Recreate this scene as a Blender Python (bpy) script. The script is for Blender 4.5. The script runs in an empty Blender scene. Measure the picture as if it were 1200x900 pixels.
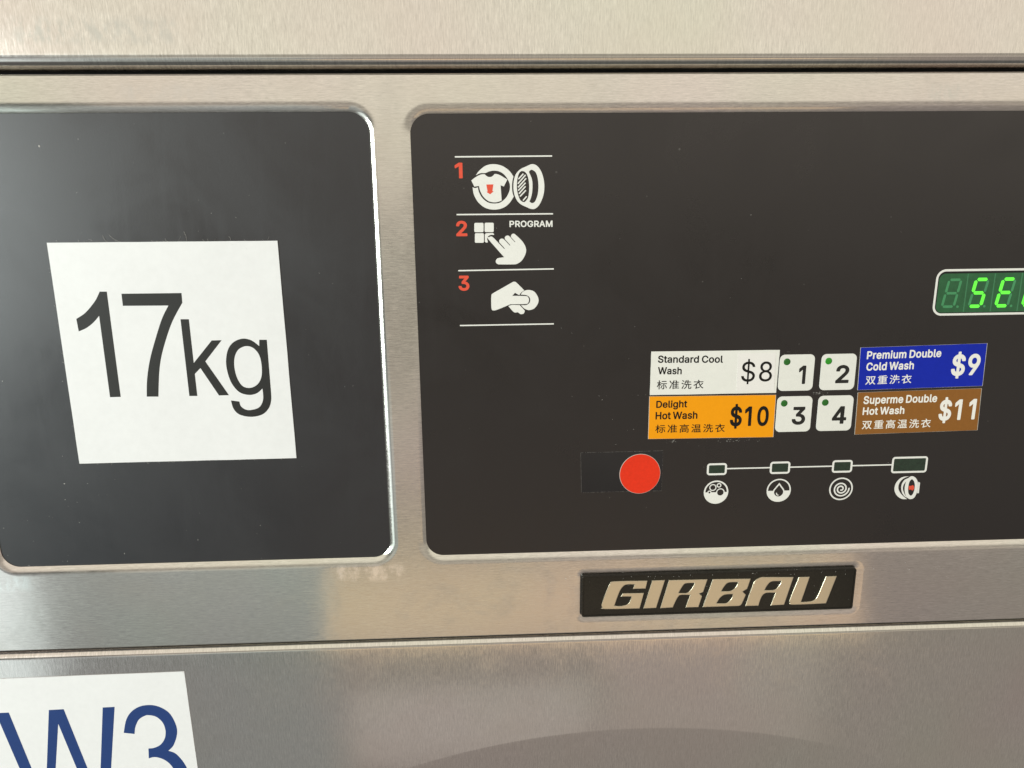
import bpy, bmesh, math, random
from mathutils import Matrix, Vector
random.seed(7)
sc = bpy.context.scene
COL = sc.collection
ZC = 1.35                      # height (m) of the panel's zero line above the floor
MM = 0.001

# ------------------------------------------------------------------ camera
cam_data = bpy.data.cameras.new("camera")
cam_data.sensor_width = 36.0
cam_data.lens = 867 / 1200 * 36.0
cam_data.clip_start = 0.01
cam_data.clip_end = 50.0
cam = bpy.data.objects.new("camera", cam_data)
COL.objects.link(cam)
a, b, c = -0.23672822, -0.0396258, -0.00969976
Rx = Matrix.Rotation(a, 3, 'X'); Ry = Matrix.Rotation(b, 3, 'Y'); Rz = Matrix.Rotation(c, 3, 'Z')
Rp = Ry @ Rx @ Rz              # camera axes in panel axes (right, up, towards the viewer)
P2W = Matrix(((1, 0, 0), (0, 0, -1), (0, 1, 0)))
cam.matrix_world = Matrix.Translation((0, -0.33, ZC)) @ (P2W @ Rp).to_4x4()
sc.camera = cam

# ------------------------------------------------------------------ world and lamps (the shop's light, plus unseen fills added for reflections)
world = bpy.data.worlds.new("World"); sc.world = world
world.use_nodes = True
bg = world.node_tree.nodes['Background']
bg.inputs[0].default_value = (0.98, 1.0, 0.95, 1)
bg.inputs[1].default_value = 0.14

def lamp(name, centre, w, h, radiance, aim=None):
    """rectangular lamp of w x h metres whose surface has the given radiance (rgb)"""
    d = bpy.data.lights.new(name, 'AREA'); d.shape = 'RECTANGLE'; d.size = w; d.size_y = h
    m = max(radiance)
    d.color = [x / m for x in radiance]
    d.energy = m * math.pi * w * h
    o = bpy.data.objects.new(name, d); COL.objects.link(o)
    o.location = centre
    t = Vector(aim) if aim else Vector((centre[0], 0, centre[2]))
    o.rotation_euler = (t - Vector(centre)).to_track_quat('-Z', 'Y').to_euler()
    return o
lamp('ceiling_lamp', (0.2, -2.4, ZC + 1.85), 9.0, 3.7, (1.00, 0.925, 0.775))
lamp('middle_fill', (0.95, -2.4, ZC - 0.55), 4.6, 1.0, (0.35, 0.31, 0.25))  # added fill with no known source; brightens the steel between the openings
lamp('doorway_daylight', (-1.64, -1.30, ZC + 0.03), 0.56, 0.70, (24.0, 27.0, 26.0), (0, 0, ZC))
lamp('low_left_fill', (-1.32, -1.6, ZC - 0.87), 1.75, 0.74, (0.34, 0.375, 0.37))  # added fill that gives the left strip its grey reflection
lamp('floor_left_fill', (-1.32, -1.6, ZC - 1.56), 1.75, 0.60, (0.21, 0.225, 0.22))  # added low fill, unseen; lifts the lower panel's left side
lamp('low_right_fill', (1.02, -1.6, ZC - 1.30), 2.93, 1.60, (0.24, 0.205, 0.18))  # added fill to lift what the steel reflects low on the right
lamp('low_warm_fill', (0.296, -1.5, ZC - 1.06), 1.48, 0.23, (0.86, 0.61, 0.32))  # added sheet of light, shaped to put the tan reflection on the strip
lamp('low_cool_fill', (-1.55, -1.5, ZC - 1.05), 0.68, 0.85, (0.84, 1.00, 1.00))  # added; makes the cool patch reflected at the strip's left end
lamp('floor_glow_fill', (-0.055, -1.5, ZC - 1.435), 0.69, 0.25, (0.17, 0.17, 0.155))  # added fill, sized to reflect as the pale patch on the lower panel
lamp('floor_glow_fill', (0.64, -1.5, ZC - 1.38), 0.62, 0.36, (0.10, 0.09, 0.08))  # second added fill, reflected further right on the lower panel

sc.view_settings.view_transform = 'Standard'
sc.view_settings.look = 'None'
sc.view_settings.exposure = 0.0
sc.view_settings.gamma = 1.0

# ------------------------------------------------------------------ materials
def newmat(name):
    m = bpy.data.materials.new(name); m.use_nodes = True
    nt = m.node_tree
    return m, nt, nt.nodes['Principled BSDF'], nt.nodes['Material Output']
def nd(nt, typ, **kw):
    n = nt.nodes.new(typ)
    for k, v in kw.items(): setattr(n, k, v)
    return n
def pos_noise(nt, scale_xyz, detail=3, rough=0.6, offset=(0, 0, 0), distortion=0.0):
    g = nd(nt, 'ShaderNodeNewGeometry')
    mp = nd(nt, 'ShaderNodeMapping')
    mp.inputs['Scale'].default_value = scale_xyz
    mp.inputs['Location'].default_value = offset
    nt.links.new(g.outputs['Position'], mp.inputs['Vector'])
    n = nd(nt, 'ShaderNodeTexNoise')
    n.inputs['Scale'].default_value = 1.0
    n.inputs['Detail'].default_value = detail
    n.inputs['Roughness'].default_value = rough
    n.inputs['Distortion'].default_value = distortion
    nt.links.new(mp.outputs[0], n.inputs['Vector'])
    return n.outputs['Fac']
def mrange(nt, src, a, b, c, d, clamp=True):
    r = nd(nt, 'ShaderNodeMapRange'); r.clamp = clamp
    for i, v in enumerate((a, b, c, d)): r.inputs[i + 1].default_value = v
    nt.links.new(src, r.inputs[0])
    return r.outputs[0]
def mmath(nt, op, a, b):
    r = nd(nt, 'ShaderNodeMath', operation=op)
    for i, v in enumerate((a, b)):
        if isinstance(v, (int, float)): r.inputs[i].default_value = v
        else: nt.links.new(v, r.inputs[i])
    return r.outputs[0]
def mixcol(nt, fac, a, b):
    r = nd(nt, 'ShaderNodeMix', data_type='RGBA')
    if isinstance(fac, (int, float)): r.inputs[0].default_value = fac
    else: nt.links.new(fac, r.inputs[0])
    for i, v in ((6, a), (7, b)):
        if isinstance(v, tuple): r.inputs[i].default_value = (*v, 1)
        else: nt.links.new(v, r.inputs[i])
    return r.outputs[2]

def steel(name, horizontal, base=(0.63, 0.612, 0.585), r0=0.27, seed=0.0, aniso=0.75, smudges=True, stains=()):
    m, nt, p, out = newmat(name)
    if horizontal: fine, mid = (300, 300, 3600), (110, 110, 1800)
    else:          fine, mid = (3600, 300, 300), (1800, 110, 110)
    f = pos_noise(nt, fine, 4, 0.7, (seed, seed, seed))
    g = pos_noise(nt, mid, 3, 0.6, (seed + 5, 2, seed))
    s = mmath(nt, 'ADD', mmath(nt, 'MULTIPLY', f, 0.65), mmath(nt, 'MULTIPLY', g, 0.35))
    blot = pos_noise(nt, (14, 14, 14), 4, 0.6, (seed, 1, 9), 0.6)
    dark = tuple(x * 0.80 for x in base); lite = tuple(min(1, x * 1.17) for x in base)
    col = mixcol(nt, mrange(nt, s, 0.36, 0.64, 0, 1), dark, lite)
    # greasy wiped smears: slightly warmer and duller
    col = mixcol(nt, mrange(nt, blot, 0.42, 0.62, 0.0, 0.35), col, (base[0] * .97, base[1] * .93, base[2] * .90))
    hue = pos_noise(nt, (7, 7, 7), 2, 0.5, (seed, 6, 2))
    tint = nd(nt, 'ShaderNodeMix', data_type='RGBA', blend_type='MULTIPLY'); tint.inputs[0].default_value = 1.0
    nt.links.new(col, tint.inputs[6])
    nt.links.new(mixcol(nt, mrange(nt, hue, .38, .62, 0, 1), (1.0, .95, .955), (.975, 1.0, .95)), tint.inputs[7])
    col = tint.outputs[2]
    # dull marks left on the sheet: (u0, u1, v0, v1, colour, strength)
    if stains:
        gp = nd(nt, 'ShaderNodeNewGeometry'); sx = nd(nt, 'ShaderNodeSeparateXYZ'); nt.links.new(gp.outputs['Position'], sx.inputs[0])
        for (su0, su1, sv0, sv1, scol, sst, ssc) in stains:
            def band(src, lo, hi, soft):
                return mmath(nt, 'MULTIPLY', mrange(nt, src, lo, lo + soft, 0, 1), mrange(nt, src, hi - soft, hi, 1, 0))
            msk = mmath(nt, 'MULTIPLY', band(sx.outputs[0], su0 * .001, su1 * .001, .006), band(sx.outputs[2], 1.35 + sv0 * .001, 1.35 + sv1 * .001, .003))
            msk = mmath(nt, 'MULTIPLY', msk, mrange(nt, pos_noise(nt, (ssc, ssc, ssc * .6), 4, .7, (su0, 0, sv0)), .42, .62, 0, sst))
            col = mixcol(nt, msk, col, scol)
    p.inputs['Metallic'].default_value = 1.0
    nt.links.new(col, p.inputs['Base Color'])
    smear = pos_noise(nt, (30, 30, 30), 5, 0.65, (3 + seed, 8, 1), 1.5)
    ro = mmath(nt, 'ADD', mrange(nt, s, 0.3, 0.7, r0 - .04, r0 + .05), mrange(nt, smear, 0.5, 0.75, 0.0, 0.05 if smudges else 0))
    nt.links.new(ro, p.inputs['Roughness'])
    p.inputs['Anisotropic'].default_value = aniso
    cx = nd(nt, 'ShaderNodeCombineXYZ')
    v = (0, 0, 1) if horizontal else (1, 0, 0)
    for i in range(3): cx.inputs[i].default_value = v[i]
    nt.links.new(cx.outputs[0], p.inputs['Tangent'])
    bp = nd(nt, 'ShaderNodeBump'); bp.inputs['Strength'].default_value = 0.3; bp.inputs['Distance'].default_value = 0.000005
    nt.links.new(s, bp.inputs['Height'])
    wv = pos_noise(nt, (55, 55, 55), 3, 0.5, (seed, 3, 3))
    b2 = nd(nt, 'ShaderNodeBump'); b2.inputs['Strength'].default_value = 1.0; b2.inputs['Distance'].default_value = 0.00004
    nt.links.new(wv, b2.inputs['Height']); nt.links.new(b2.outputs[0], bp.inputs['Normal'])
    nt.links.new(bp.outputs[0], p.inputs['Normal'])
    return m

def plain(name, col, rough=0.5, metallic=0.0, spec=0.5, grain=0.06, scale=900, bump=0.0, coat=0.0, wave=0.0):
    m, nt, p, out = newmat(name)
    n = pos_noise(nt, (scale,) * 3, 3, 0.6)
    n2 = pos_noise(nt, (40,) * 3, 4, 0.6)
    s = mmath(nt, 'ADD', mmath(nt, 'MULTIPLY', n, 0.6), mmath(nt, 'MULTIPLY', n2, 0.4))
    lo = tuple(x * (1 - grain) for x in col); hi = tuple(min(1, x * (1 + grain)) for x in col)
    nt.links.new(mixcol(nt, mrange(nt, s, 0.3, 0.7, 0, 1), lo, hi), p.inputs['Base Color'])
    p.inputs['Roughness'].default_value = rough
    p.inputs['Metallic'].default_value = metallic
    p.inputs['Specular IOR Level'].default_value = spec
    p.inputs['Coat Weight'].default_value = coat
    if bump:
        bp = nd(nt, 'ShaderNodeBump'); bp.inputs['Strength'].default_value = bump; bp.inputs['Distance'].default_value = 0.00005
        nt.links.new(n, bp.inputs['Height']); nt.links.new(bp.outputs[0], p.inputs['Normal'])
        if wave:
            b2 = nd(nt, 'ShaderNodeBump'); b2.inputs['Strength'].default_value = 1.0; b2.inputs['Distance'].default_value = wave
            nt.links.new(n2, b2.inputs['Height']); nt.links.new(b2.outputs[0], bp.inputs['Normal'])
    return m

def plate_material(name, base, rough, seed, spec, tint=(1, .94, .95, 1)):
    m, nt, p, out = newmat(name)
    grain = pos_noise(nt, (2200,) * 3, 2, 0.5, (seed, 0, 0))
    haze = pos_noise(nt, (18,) * 3, 5, 0.62, (seed, 4, 0), 0.8)
    g = nd(nt, 'ShaderNodeNewGeometry')
    vo = nd(nt, 'ShaderNodeTexVoronoi'); vo.inputs['Scale'].default_value = 150; vo.inputs['Randomness'].default_value = 1
    nt.links.new(g.outputs['Position'], vo.inputs['Vector'])
    sep = nd(nt, 'ShaderNodeSeparateColor'); nt.links.new(vo.outputs['Color'], sep.inputs[0])
    # a few cells carry a dust speck of varying size
    size = mrange(nt, sep.outputs[0], 0.86, 1.0, 0.0, 0.075)
    speck = mmath(nt, 'LESS_THAN', vo.outputs['Distance'], size)
    speck = mmath(nt, 'MULTIPLY', speck, mrange(nt, sep.outputs[1], 0, 1, 0.05, 0.4))
    b2 = tuple(min(1, x * 1.5) for x in base)
    col = mixcol(nt, mrange(nt, grain, 0.3, 0.7, 0, 1), base, b2)
    col = mixcol(nt, speck, col, (0.35, 0.34, 0.32))
    nt.links.new(col, p.inputs['Base Color'])
    wipe = pos_noise(nt, (70, 70, 9), 4, 0.6, (seed, 4, 2), 2.5)
    rr = mmath(nt, 'ADD', mrange(nt, haze, 0.3, 0.7, rough - .06, rough + .08), mrange(nt, wipe, 0.5, 0.7, 0, .03))
    nt.links.new(rr, p.inputs['Roughness'])
    p.inputs['Specular IOR Level'].default_value = spec
    p.inputs['Specular Tint'].default_value = tint
    bp = nd(nt, 'ShaderNodeBump'); bp.inputs['Strength'].default_value = 0.5; bp.inputs['Distance'].default_value = 0.00003
    nt.links.new(grain, bp.inputs['Height']); nt.links.new(bp.outputs[0], p.inputs['Normal'])
    return m

MAT = {
 'steel_h': steel('steel_brushed_across', True, seed=1.0, aniso=0.9, r0=0.145, stains=[(-76, -38, -178, -167, (.95, .93, .90), .8, 160), (-262, -214, -178, -168, (.80, .82, .80), .5, 120), (190, 215, 40, 50, (.52, .52, .50), .6, 160), (-150, -100, 42, 51, (.58, .56, .55), .5, 120)]),
 'steel_v': steel('steel_brushed_upright', False, seed=4.0, aniso=0.6, r0=0.15, stains=[(-188, -118, 64, 76, (.50, .50, .48), .8, 220)]),
 'steel_v2': steel('steel_brushed_upright_lower', False, seed=11.0, aniso=0.45, r0=0.11),
 'plate': plate_material('black_satin_film', (0.003, 0.0026, 0.0024), 0.30, 2.0, 0.70),
 'plate2': plate_material('black_satin_sheet', (0.003, 0.003, 0.0042), 0.37, 9.0, 0.8, (.96, .94, .97, 1)),
 'dark': plain('black_cavity_shade', (0.006, 0.006, 0.006), 0.8),
 'cabinet': plain('grey_cabinet_paint', (0.18, 0.18, 0.18), 0.5),
 'print_white': plain('white_ink', (0.80, 0.79, 0.76), 0.45, grain=0.05, scale=1500),
 'print_red': plain('red_ink', (0.74, 0.085, 0.045), 0.55, spec=0.3),
 'ink_black': plain('black_ink', (0.014, 0.013, 0.012), 0.5, grain=0.45, scale=2600, spec=0.35),
 'ink_fine': plain('black_text_ink', (0.008, 0.007, 0.006), 0.6, grain=0.3, scale=2600, spec=0.2),
 'ink_blue': plain('blue_ink', (0.016, 0.045, 0.175), 0.5, spec=0.25, grain=0.12, scale=2200),
 'paper': plain('white_sticker_vinyl', (0.79, 0.785, 0.80), 0.36, grain=0.03, scale=300, bump=0.15, wave=0.00018),
 'paper_label': plain('white_label_paper', (0.79, 0.78, 0.74), 0.45, grain=0.03, scale=400, bump=0.1),
 'paper_patch': plain('white_patch_paper', (0.82, 0.79, 0.77), 0.5, grain=0.02, scale=400, bump=0.1),
 'orange': plain('orange_label_paper', (0.88, 0.33, 0.002), 0.6, spec=0.2, grain=0.03, scale=500, bump=0.1),
 'blue': plain('blue_label_paper', (0.008, 0.022, 0.38), 0.6, spec=0.15, grain=0.06, scale=500, bump=0.1),
 'brown': plain('brown_label_paper', (0.26, 0.105, 0.022), 0.6, spec=0.2, grain=0.06, scale=500, bump=0.1),
 'white_text': plain('white_text_ink', (0.86, 0.84, 0.80), 0.5, grain=0.03),
 'label_edge': plain('label_cut_edge', (0.55, 0.53, 0.48), 0.6),
 'button': plain('white_button_film', (0.78, 0.77, 0.73), 0.42, grain=0.035, scale=500, bump=0.1),
 'led_off': plain('green_indicator', (0.012, 0.12, 0.010), 0.22, grain=0.3, scale=1500),
 'led_off2': plain('green_indicator_pale', (0.02, 0.26, 0.012), 0.22, grain=0.3, scale=1500),
 'screen': plain('green_display_filter', (0.018, 0.105, 0.038), 0.32, grain=0.22, scale=500),
 'screen_gap': plain('green_display_rib', (0.045, 0.19, 0.085), 0.4, grain=0.1),
 'seg_off': plain('unlit_segment', (0.055, 0.27, 0.11), 0.45, grain=0.12),
 'lens': plain('dark_green_lens', (0.012, 0.028, 0.016), 0.25, grain=0.5, scale=700),
 'red_sticker': plain('red_sticker_paper', (0.76, 0.035, 0.010), 0.6, spec=0.2, grain=0.10, scale=700, bump=0.3),
 'badge': plain('black_badge_enamel', (0.010, 0.009, 0.007), 0.22, grain=0.3, spec=0.3),
 'badge_letter': plain('champagne_metal', (0.74, 0.66, 0.50), 0.30, metallic=1.0, grain=0.05, scale=1500, bump=0.1),
 'lint': plain('pale_lint', (0.62, 0.6, 0.57), 0.9),
 'residue': plain('pale_glue_residue', (0.20, 0.19, 0.18), 0.8, grain=0.5, scale=1800),
 'door_seam_black': plain('black_door_and_seam_shade', (0.005, 0.005, 0.005), 0.8, spec=0.1),
}
def emitter(name, col, strength, base):
    m, nt, p, out = newmat(name)
    p.inputs['Base Color'].default_value = (*base, 1)
    p.inputs['Emission Color'].default_value = (*col, 1)
    p.inputs['Emission Strength'].default_value = strength
    p.inputs['Roughness'].default_value = 0.4
    return m
MAT['seg_on'] = emitter('lit_segment', (0.13, 1.0, 0.03), 0.92, (0.05, 0.3, 0.05))
MAT['film'] = plain('glossy_black_film', (0.009, 0.008, 0.009), 0.16, grain=0.3, scale=60)

# ------------------------------------------------------------------ builders (panel millimetres: u right, v up, w out)
def W(u, v, w): return Vector((u * MM, -w * MM, ZC + v * MM))
def world_of(o): return o.location if o.parent is None else o.location + world_of(o.parent)
def mesh_obj(name, verts, faces, mat, parent=None, smooth=False, origin=None):
    """verts in world metres; the object's origin goes to the middle of its box"""
    lo = Vector([min(v[i] for v in verts) for i in range(3)]); hi = Vector([max(v[i] for v in verts) for i in range(3)])
    cen = Vector(origin) if origin else (lo + hi) / 2
    me = bpy.data.meshes.new(name)
    me.from_pydata([Vector(v) - cen for v in verts], [], faces); me.update()
    bm = bmesh.new(); bm.from_mesh(me); bmesh.ops.recalc_face_normals(bm, faces=bm.faces); bm.to_mesh(me); bm.free()
    if smooth:
        for pl in me.polygons: pl.use_smooth = True
    me.materials.append(mat)
    o = bpy.data.objects.new(name, me); COL.objects.link(o)
    if parent:
        o.parent = parent; o.location = cen - world_of(parent)
    else: o.location = cen
    return o
def empty(name, loc, label=None, cat=None, group=None, parent=None):
    o = bpy.data.objects.new(name, None); COL.objects.link(o); o.empty_display_size = 0.02
    if parent: o.parent = parent; o.location = Vector(loc) - world_of(parent)
    else: o.location = loc
    tag(o, label, cat, group)
    return o
def tag(o, label=None, cat=None, group=None, kind=None):
    if label: o['label'] = label
    if cat: o['category'] = cat
    if group: o['group'] = group
    if kind: o['kind'] = kind
    return o

def smooth_path(pts, n=5):
    """points (u, v, flag): flag 1 = the outline curves through it, 0 = corner"""
    N = len(pts); out = []
    for i in range(N):
        p1, p2 = pts[i], pts[(i + 1) % N]
        if not p1[2] and not p2[2]: out.append((p1[0], p1[1])); continue
        p0 = pts[i - 1] if p1[2] else (2 * p1[0] - p2[0], 2 * p1[1] - p2[1])
        p3 = pts[(i + 2) % N] if p2[2] else (2 * p2[0] - p1[0], 2 * p2[1] - p1[1])
        if not p1[2]: p0 = p1
        if not p2[2]: p3 = p2
        for j in range(n):
            t = j / n; t2 = t * t; t3 = t2 * t
            out.append(tuple(0.5 * (2 * p1[k] + (p2[k] - p0[k]) * t + (2 * p0[k] - 5 * p1[k] + 4 * p2[k] - p3[k]) * t2
                                    + (3 * p1[k] - p0[k] - 3 * p2[k] + p3[k]) * t3) for k in (0, 1)))
    return out
def circle(cu, cv, r, n=40, ry=None):
    ry = ry or r
    return [(cu + r * math.cos(2 * math.pi * i / n), cv + ry * math.sin(2 * math.pi * i / n)) for i in range(n)]
def rrect(u0, v0, u1, v1, r, n=8):
    out = []
    for cu, cv, a0 in ((u1 - r, v1 - r, 0), (u0 + r, v1 - r, 90), (u0 + r, v0 + r, 180), (u1 - r, v0 + r, 270)):
        for i in range(n + 1):
            t = math.radians(a0 + 90 * i / n); out.append((cu + r * math.cos(t), cv + r * math.sin(t)))
    return out
def shape(name, contours, w0, w1, mat, parent=None, bold=0.0, bevel=0.0, smooth=False, zs=1.0):
    """filled outline with holes, from depth w0 to w1 (mm); zs flattens the bevel"""
    cu = bpy.data.curves.new('outline', 'CURVE'); cu.dimensions = '2D'; cu.fill_mode = 'BOTH'
    for pts in contours:
        sp = cu.splines.new('POLY'); sp.points.add(len(pts) - 1)
        for i, q in enumerate(pts): sp.points[i].co = (q[0], q[1], 0, 1)
        sp.use_cyclic_u = True
    half = (w1 - w0) / 2 / zs
    cu.extrude = max(half - bevel, 0.0); cu.offset = bold - bevel; cu.bevel_depth = bevel; cu.bevel_resolution = 1
    o = bpy.data.objects.new('outline', cu)
    me = bpy.data.meshes.new_from_object(o)
    verts = [W(v.co.x, v.co.y, v.co.z * zs + (w0 + w1) / 2) for v in me.vertices]
    faces = [tuple(p.vertices) for p in me.polygons]
    bpy.data.objects.remove(o); bpy.data.curves.remove(cu); bpy.data.meshes.remove(me)
    return mesh_obj(name, verts, faces, mat, parent, smooth)

def glyph_text(name, string, at, mat, w, parent, face='r', thick=0.03, cjk=False, track=0.0):
    """at = (u_left, v_base, u_right, v_base_right, cap_height) of the ink"""
    u0, v0, u1, v1, cap = at
    pen = 0; cs = []
    for ch in string:
        if ch == ' ': pen += 150; continue
        adv, co = GLYPHS[face][ch]
        if cjk: adv = 400
        cs.append([[(pen + c[i], c[i + 1]) for i in range(0, len(c), 2)] for c in co])
        pen += adv + track + {'r': 0, 'm': 10, 'b': 22}[face]
    xs = [q[0] for g in cs for c in g for q in c]; ys = [q[1] for g in cs for c in g for q in c]
    lo, hi = min(xs), max(xs)
    y0, yh = (min(ys), max(ys) - min(ys)) if cjk else (0, 509)
    sx = (u1 - u0) / (hi - lo); sy = cap / yh; slope = (v1 - v0) / (u1 - u0)
    conv = lambda q: (u0 + (q[0] - lo) * sx, v0 + (q[1] - y0) * sy + (q[0] - lo) * sx * slope)
    return shape(name, [[conv(q) for q in c] for g in cs for c in g], w, w + thick, mat, parent)
def glyph_fit(name, ch, u0, v0, u1, v1, mat, w, parent, thick=0.03):
    co = GLYPHS['b'][ch][1]
    xs = [v for c in co for v in c[::2]]; ys = [v for c in co for v in c[1::2]]
    x0, x1, y0, y1 = min(xs), max(xs), min(ys), max(ys)
    cs = [[(u0 + (c[i] - x0) * (u1 - u0) / (x1 - x0), v0 + (c[i + 1] - y0) * (v1 - v0) / (y1 - y0)) for i in range(0, len(c), 2)] for c in co]
    return shape(name, cs, w, w + thick, mat, parent)

def extruded_profile(prof, u0, u1, n=1):
    """profile [(v, w)...] swept along u"""
    vs, fs = [], []
    for i in range(n + 1):
        u = u0 + (u1 - u0) * i / n
        vs += [W(u, v, w) for v, w in prof]
    k = len(prof)
    for i in range(n):
        for j in range(k - 1):
            fs.append((i * k + j, i * k + j + 1, (i + 1) * k + j + 1, (i + 1) * k + j))
    return vs, fs
def flat_fill(contours, w):
    cu = bpy.data.curves.new('outline', 'CURVE'); cu.dimensions = '2D'; cu.fill_mode = 'BOTH'
    for pts in contours:
        sp = cu.splines.new('POLY'); sp.points.add(len(pts) - 1)
        for i, q in enumerate(pts): sp.points[i].co = (q[0], q[1], 0, 1)
        sp.use_cyclic_u = True
    o = bpy.data.objects.new('outline', cu)
    me = bpy.data.meshes.new_from_object(o)
    vs = [W(v.co.x, v.co.y, w) for v in me.vertices]; fs = [tuple(p.vertices) for p in me.polygons]
    bpy.data.objects.remove(o); bpy.data.curves.remove(cu); bpy.data.meshes.remove(me)
    return vs, fs
def join(*parts):
    V, F = [], []
    for vs, fs in parts:
        k = len(V); V += vs; F += [tuple(i + k for i in f) for f in fs]
    return V, F
def loft(rings, closed=True):
    """rings: lists of (u, v, w) with equal counts"""
    V = [W(*q) for r in rings for q in r]; n = len(rings[0]); F = []
    for i in range(len(rings) - 1):
        for j in range(n if closed else n - 1):
            k = (j + 1) % n
            F.append((i * n + j, i * n + k, (i + 1) * n + k, (i + 1) * n + j))
    return V, F
def shade(o, angle=35):
    for pl in o.data.polygons: pl.use_smooth = True
    o.data.set_sharp_from_angle(angle=math.radians(angle))
    return o

def flat_normals(o):
    """the flat sheet keeps its own normal right up to where the rolled edges begin"""
    me = o.data
    flatv = set()
    for pl in me.polygons:
        if pl.normal.y < -0.99995 and pl.area > 4e-6: flatv.update(pl.vertices)
    out = []
    cn = [Vector(x.vector) for x in me.corner_normals]
    for pl in me.polygons:
        for li in pl.loop_indices:
            vi = me.loops[li].vertex_index
            out.append((0, -1, 0) if (vi in flatv and pl.normal.y < -0.8) else tuple(cn[li]))
    me.normals_split_custom_set(out)

UL, UR = -262.0, 380.0
K = 331.6 / 330
PLATE = -1.6

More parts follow.
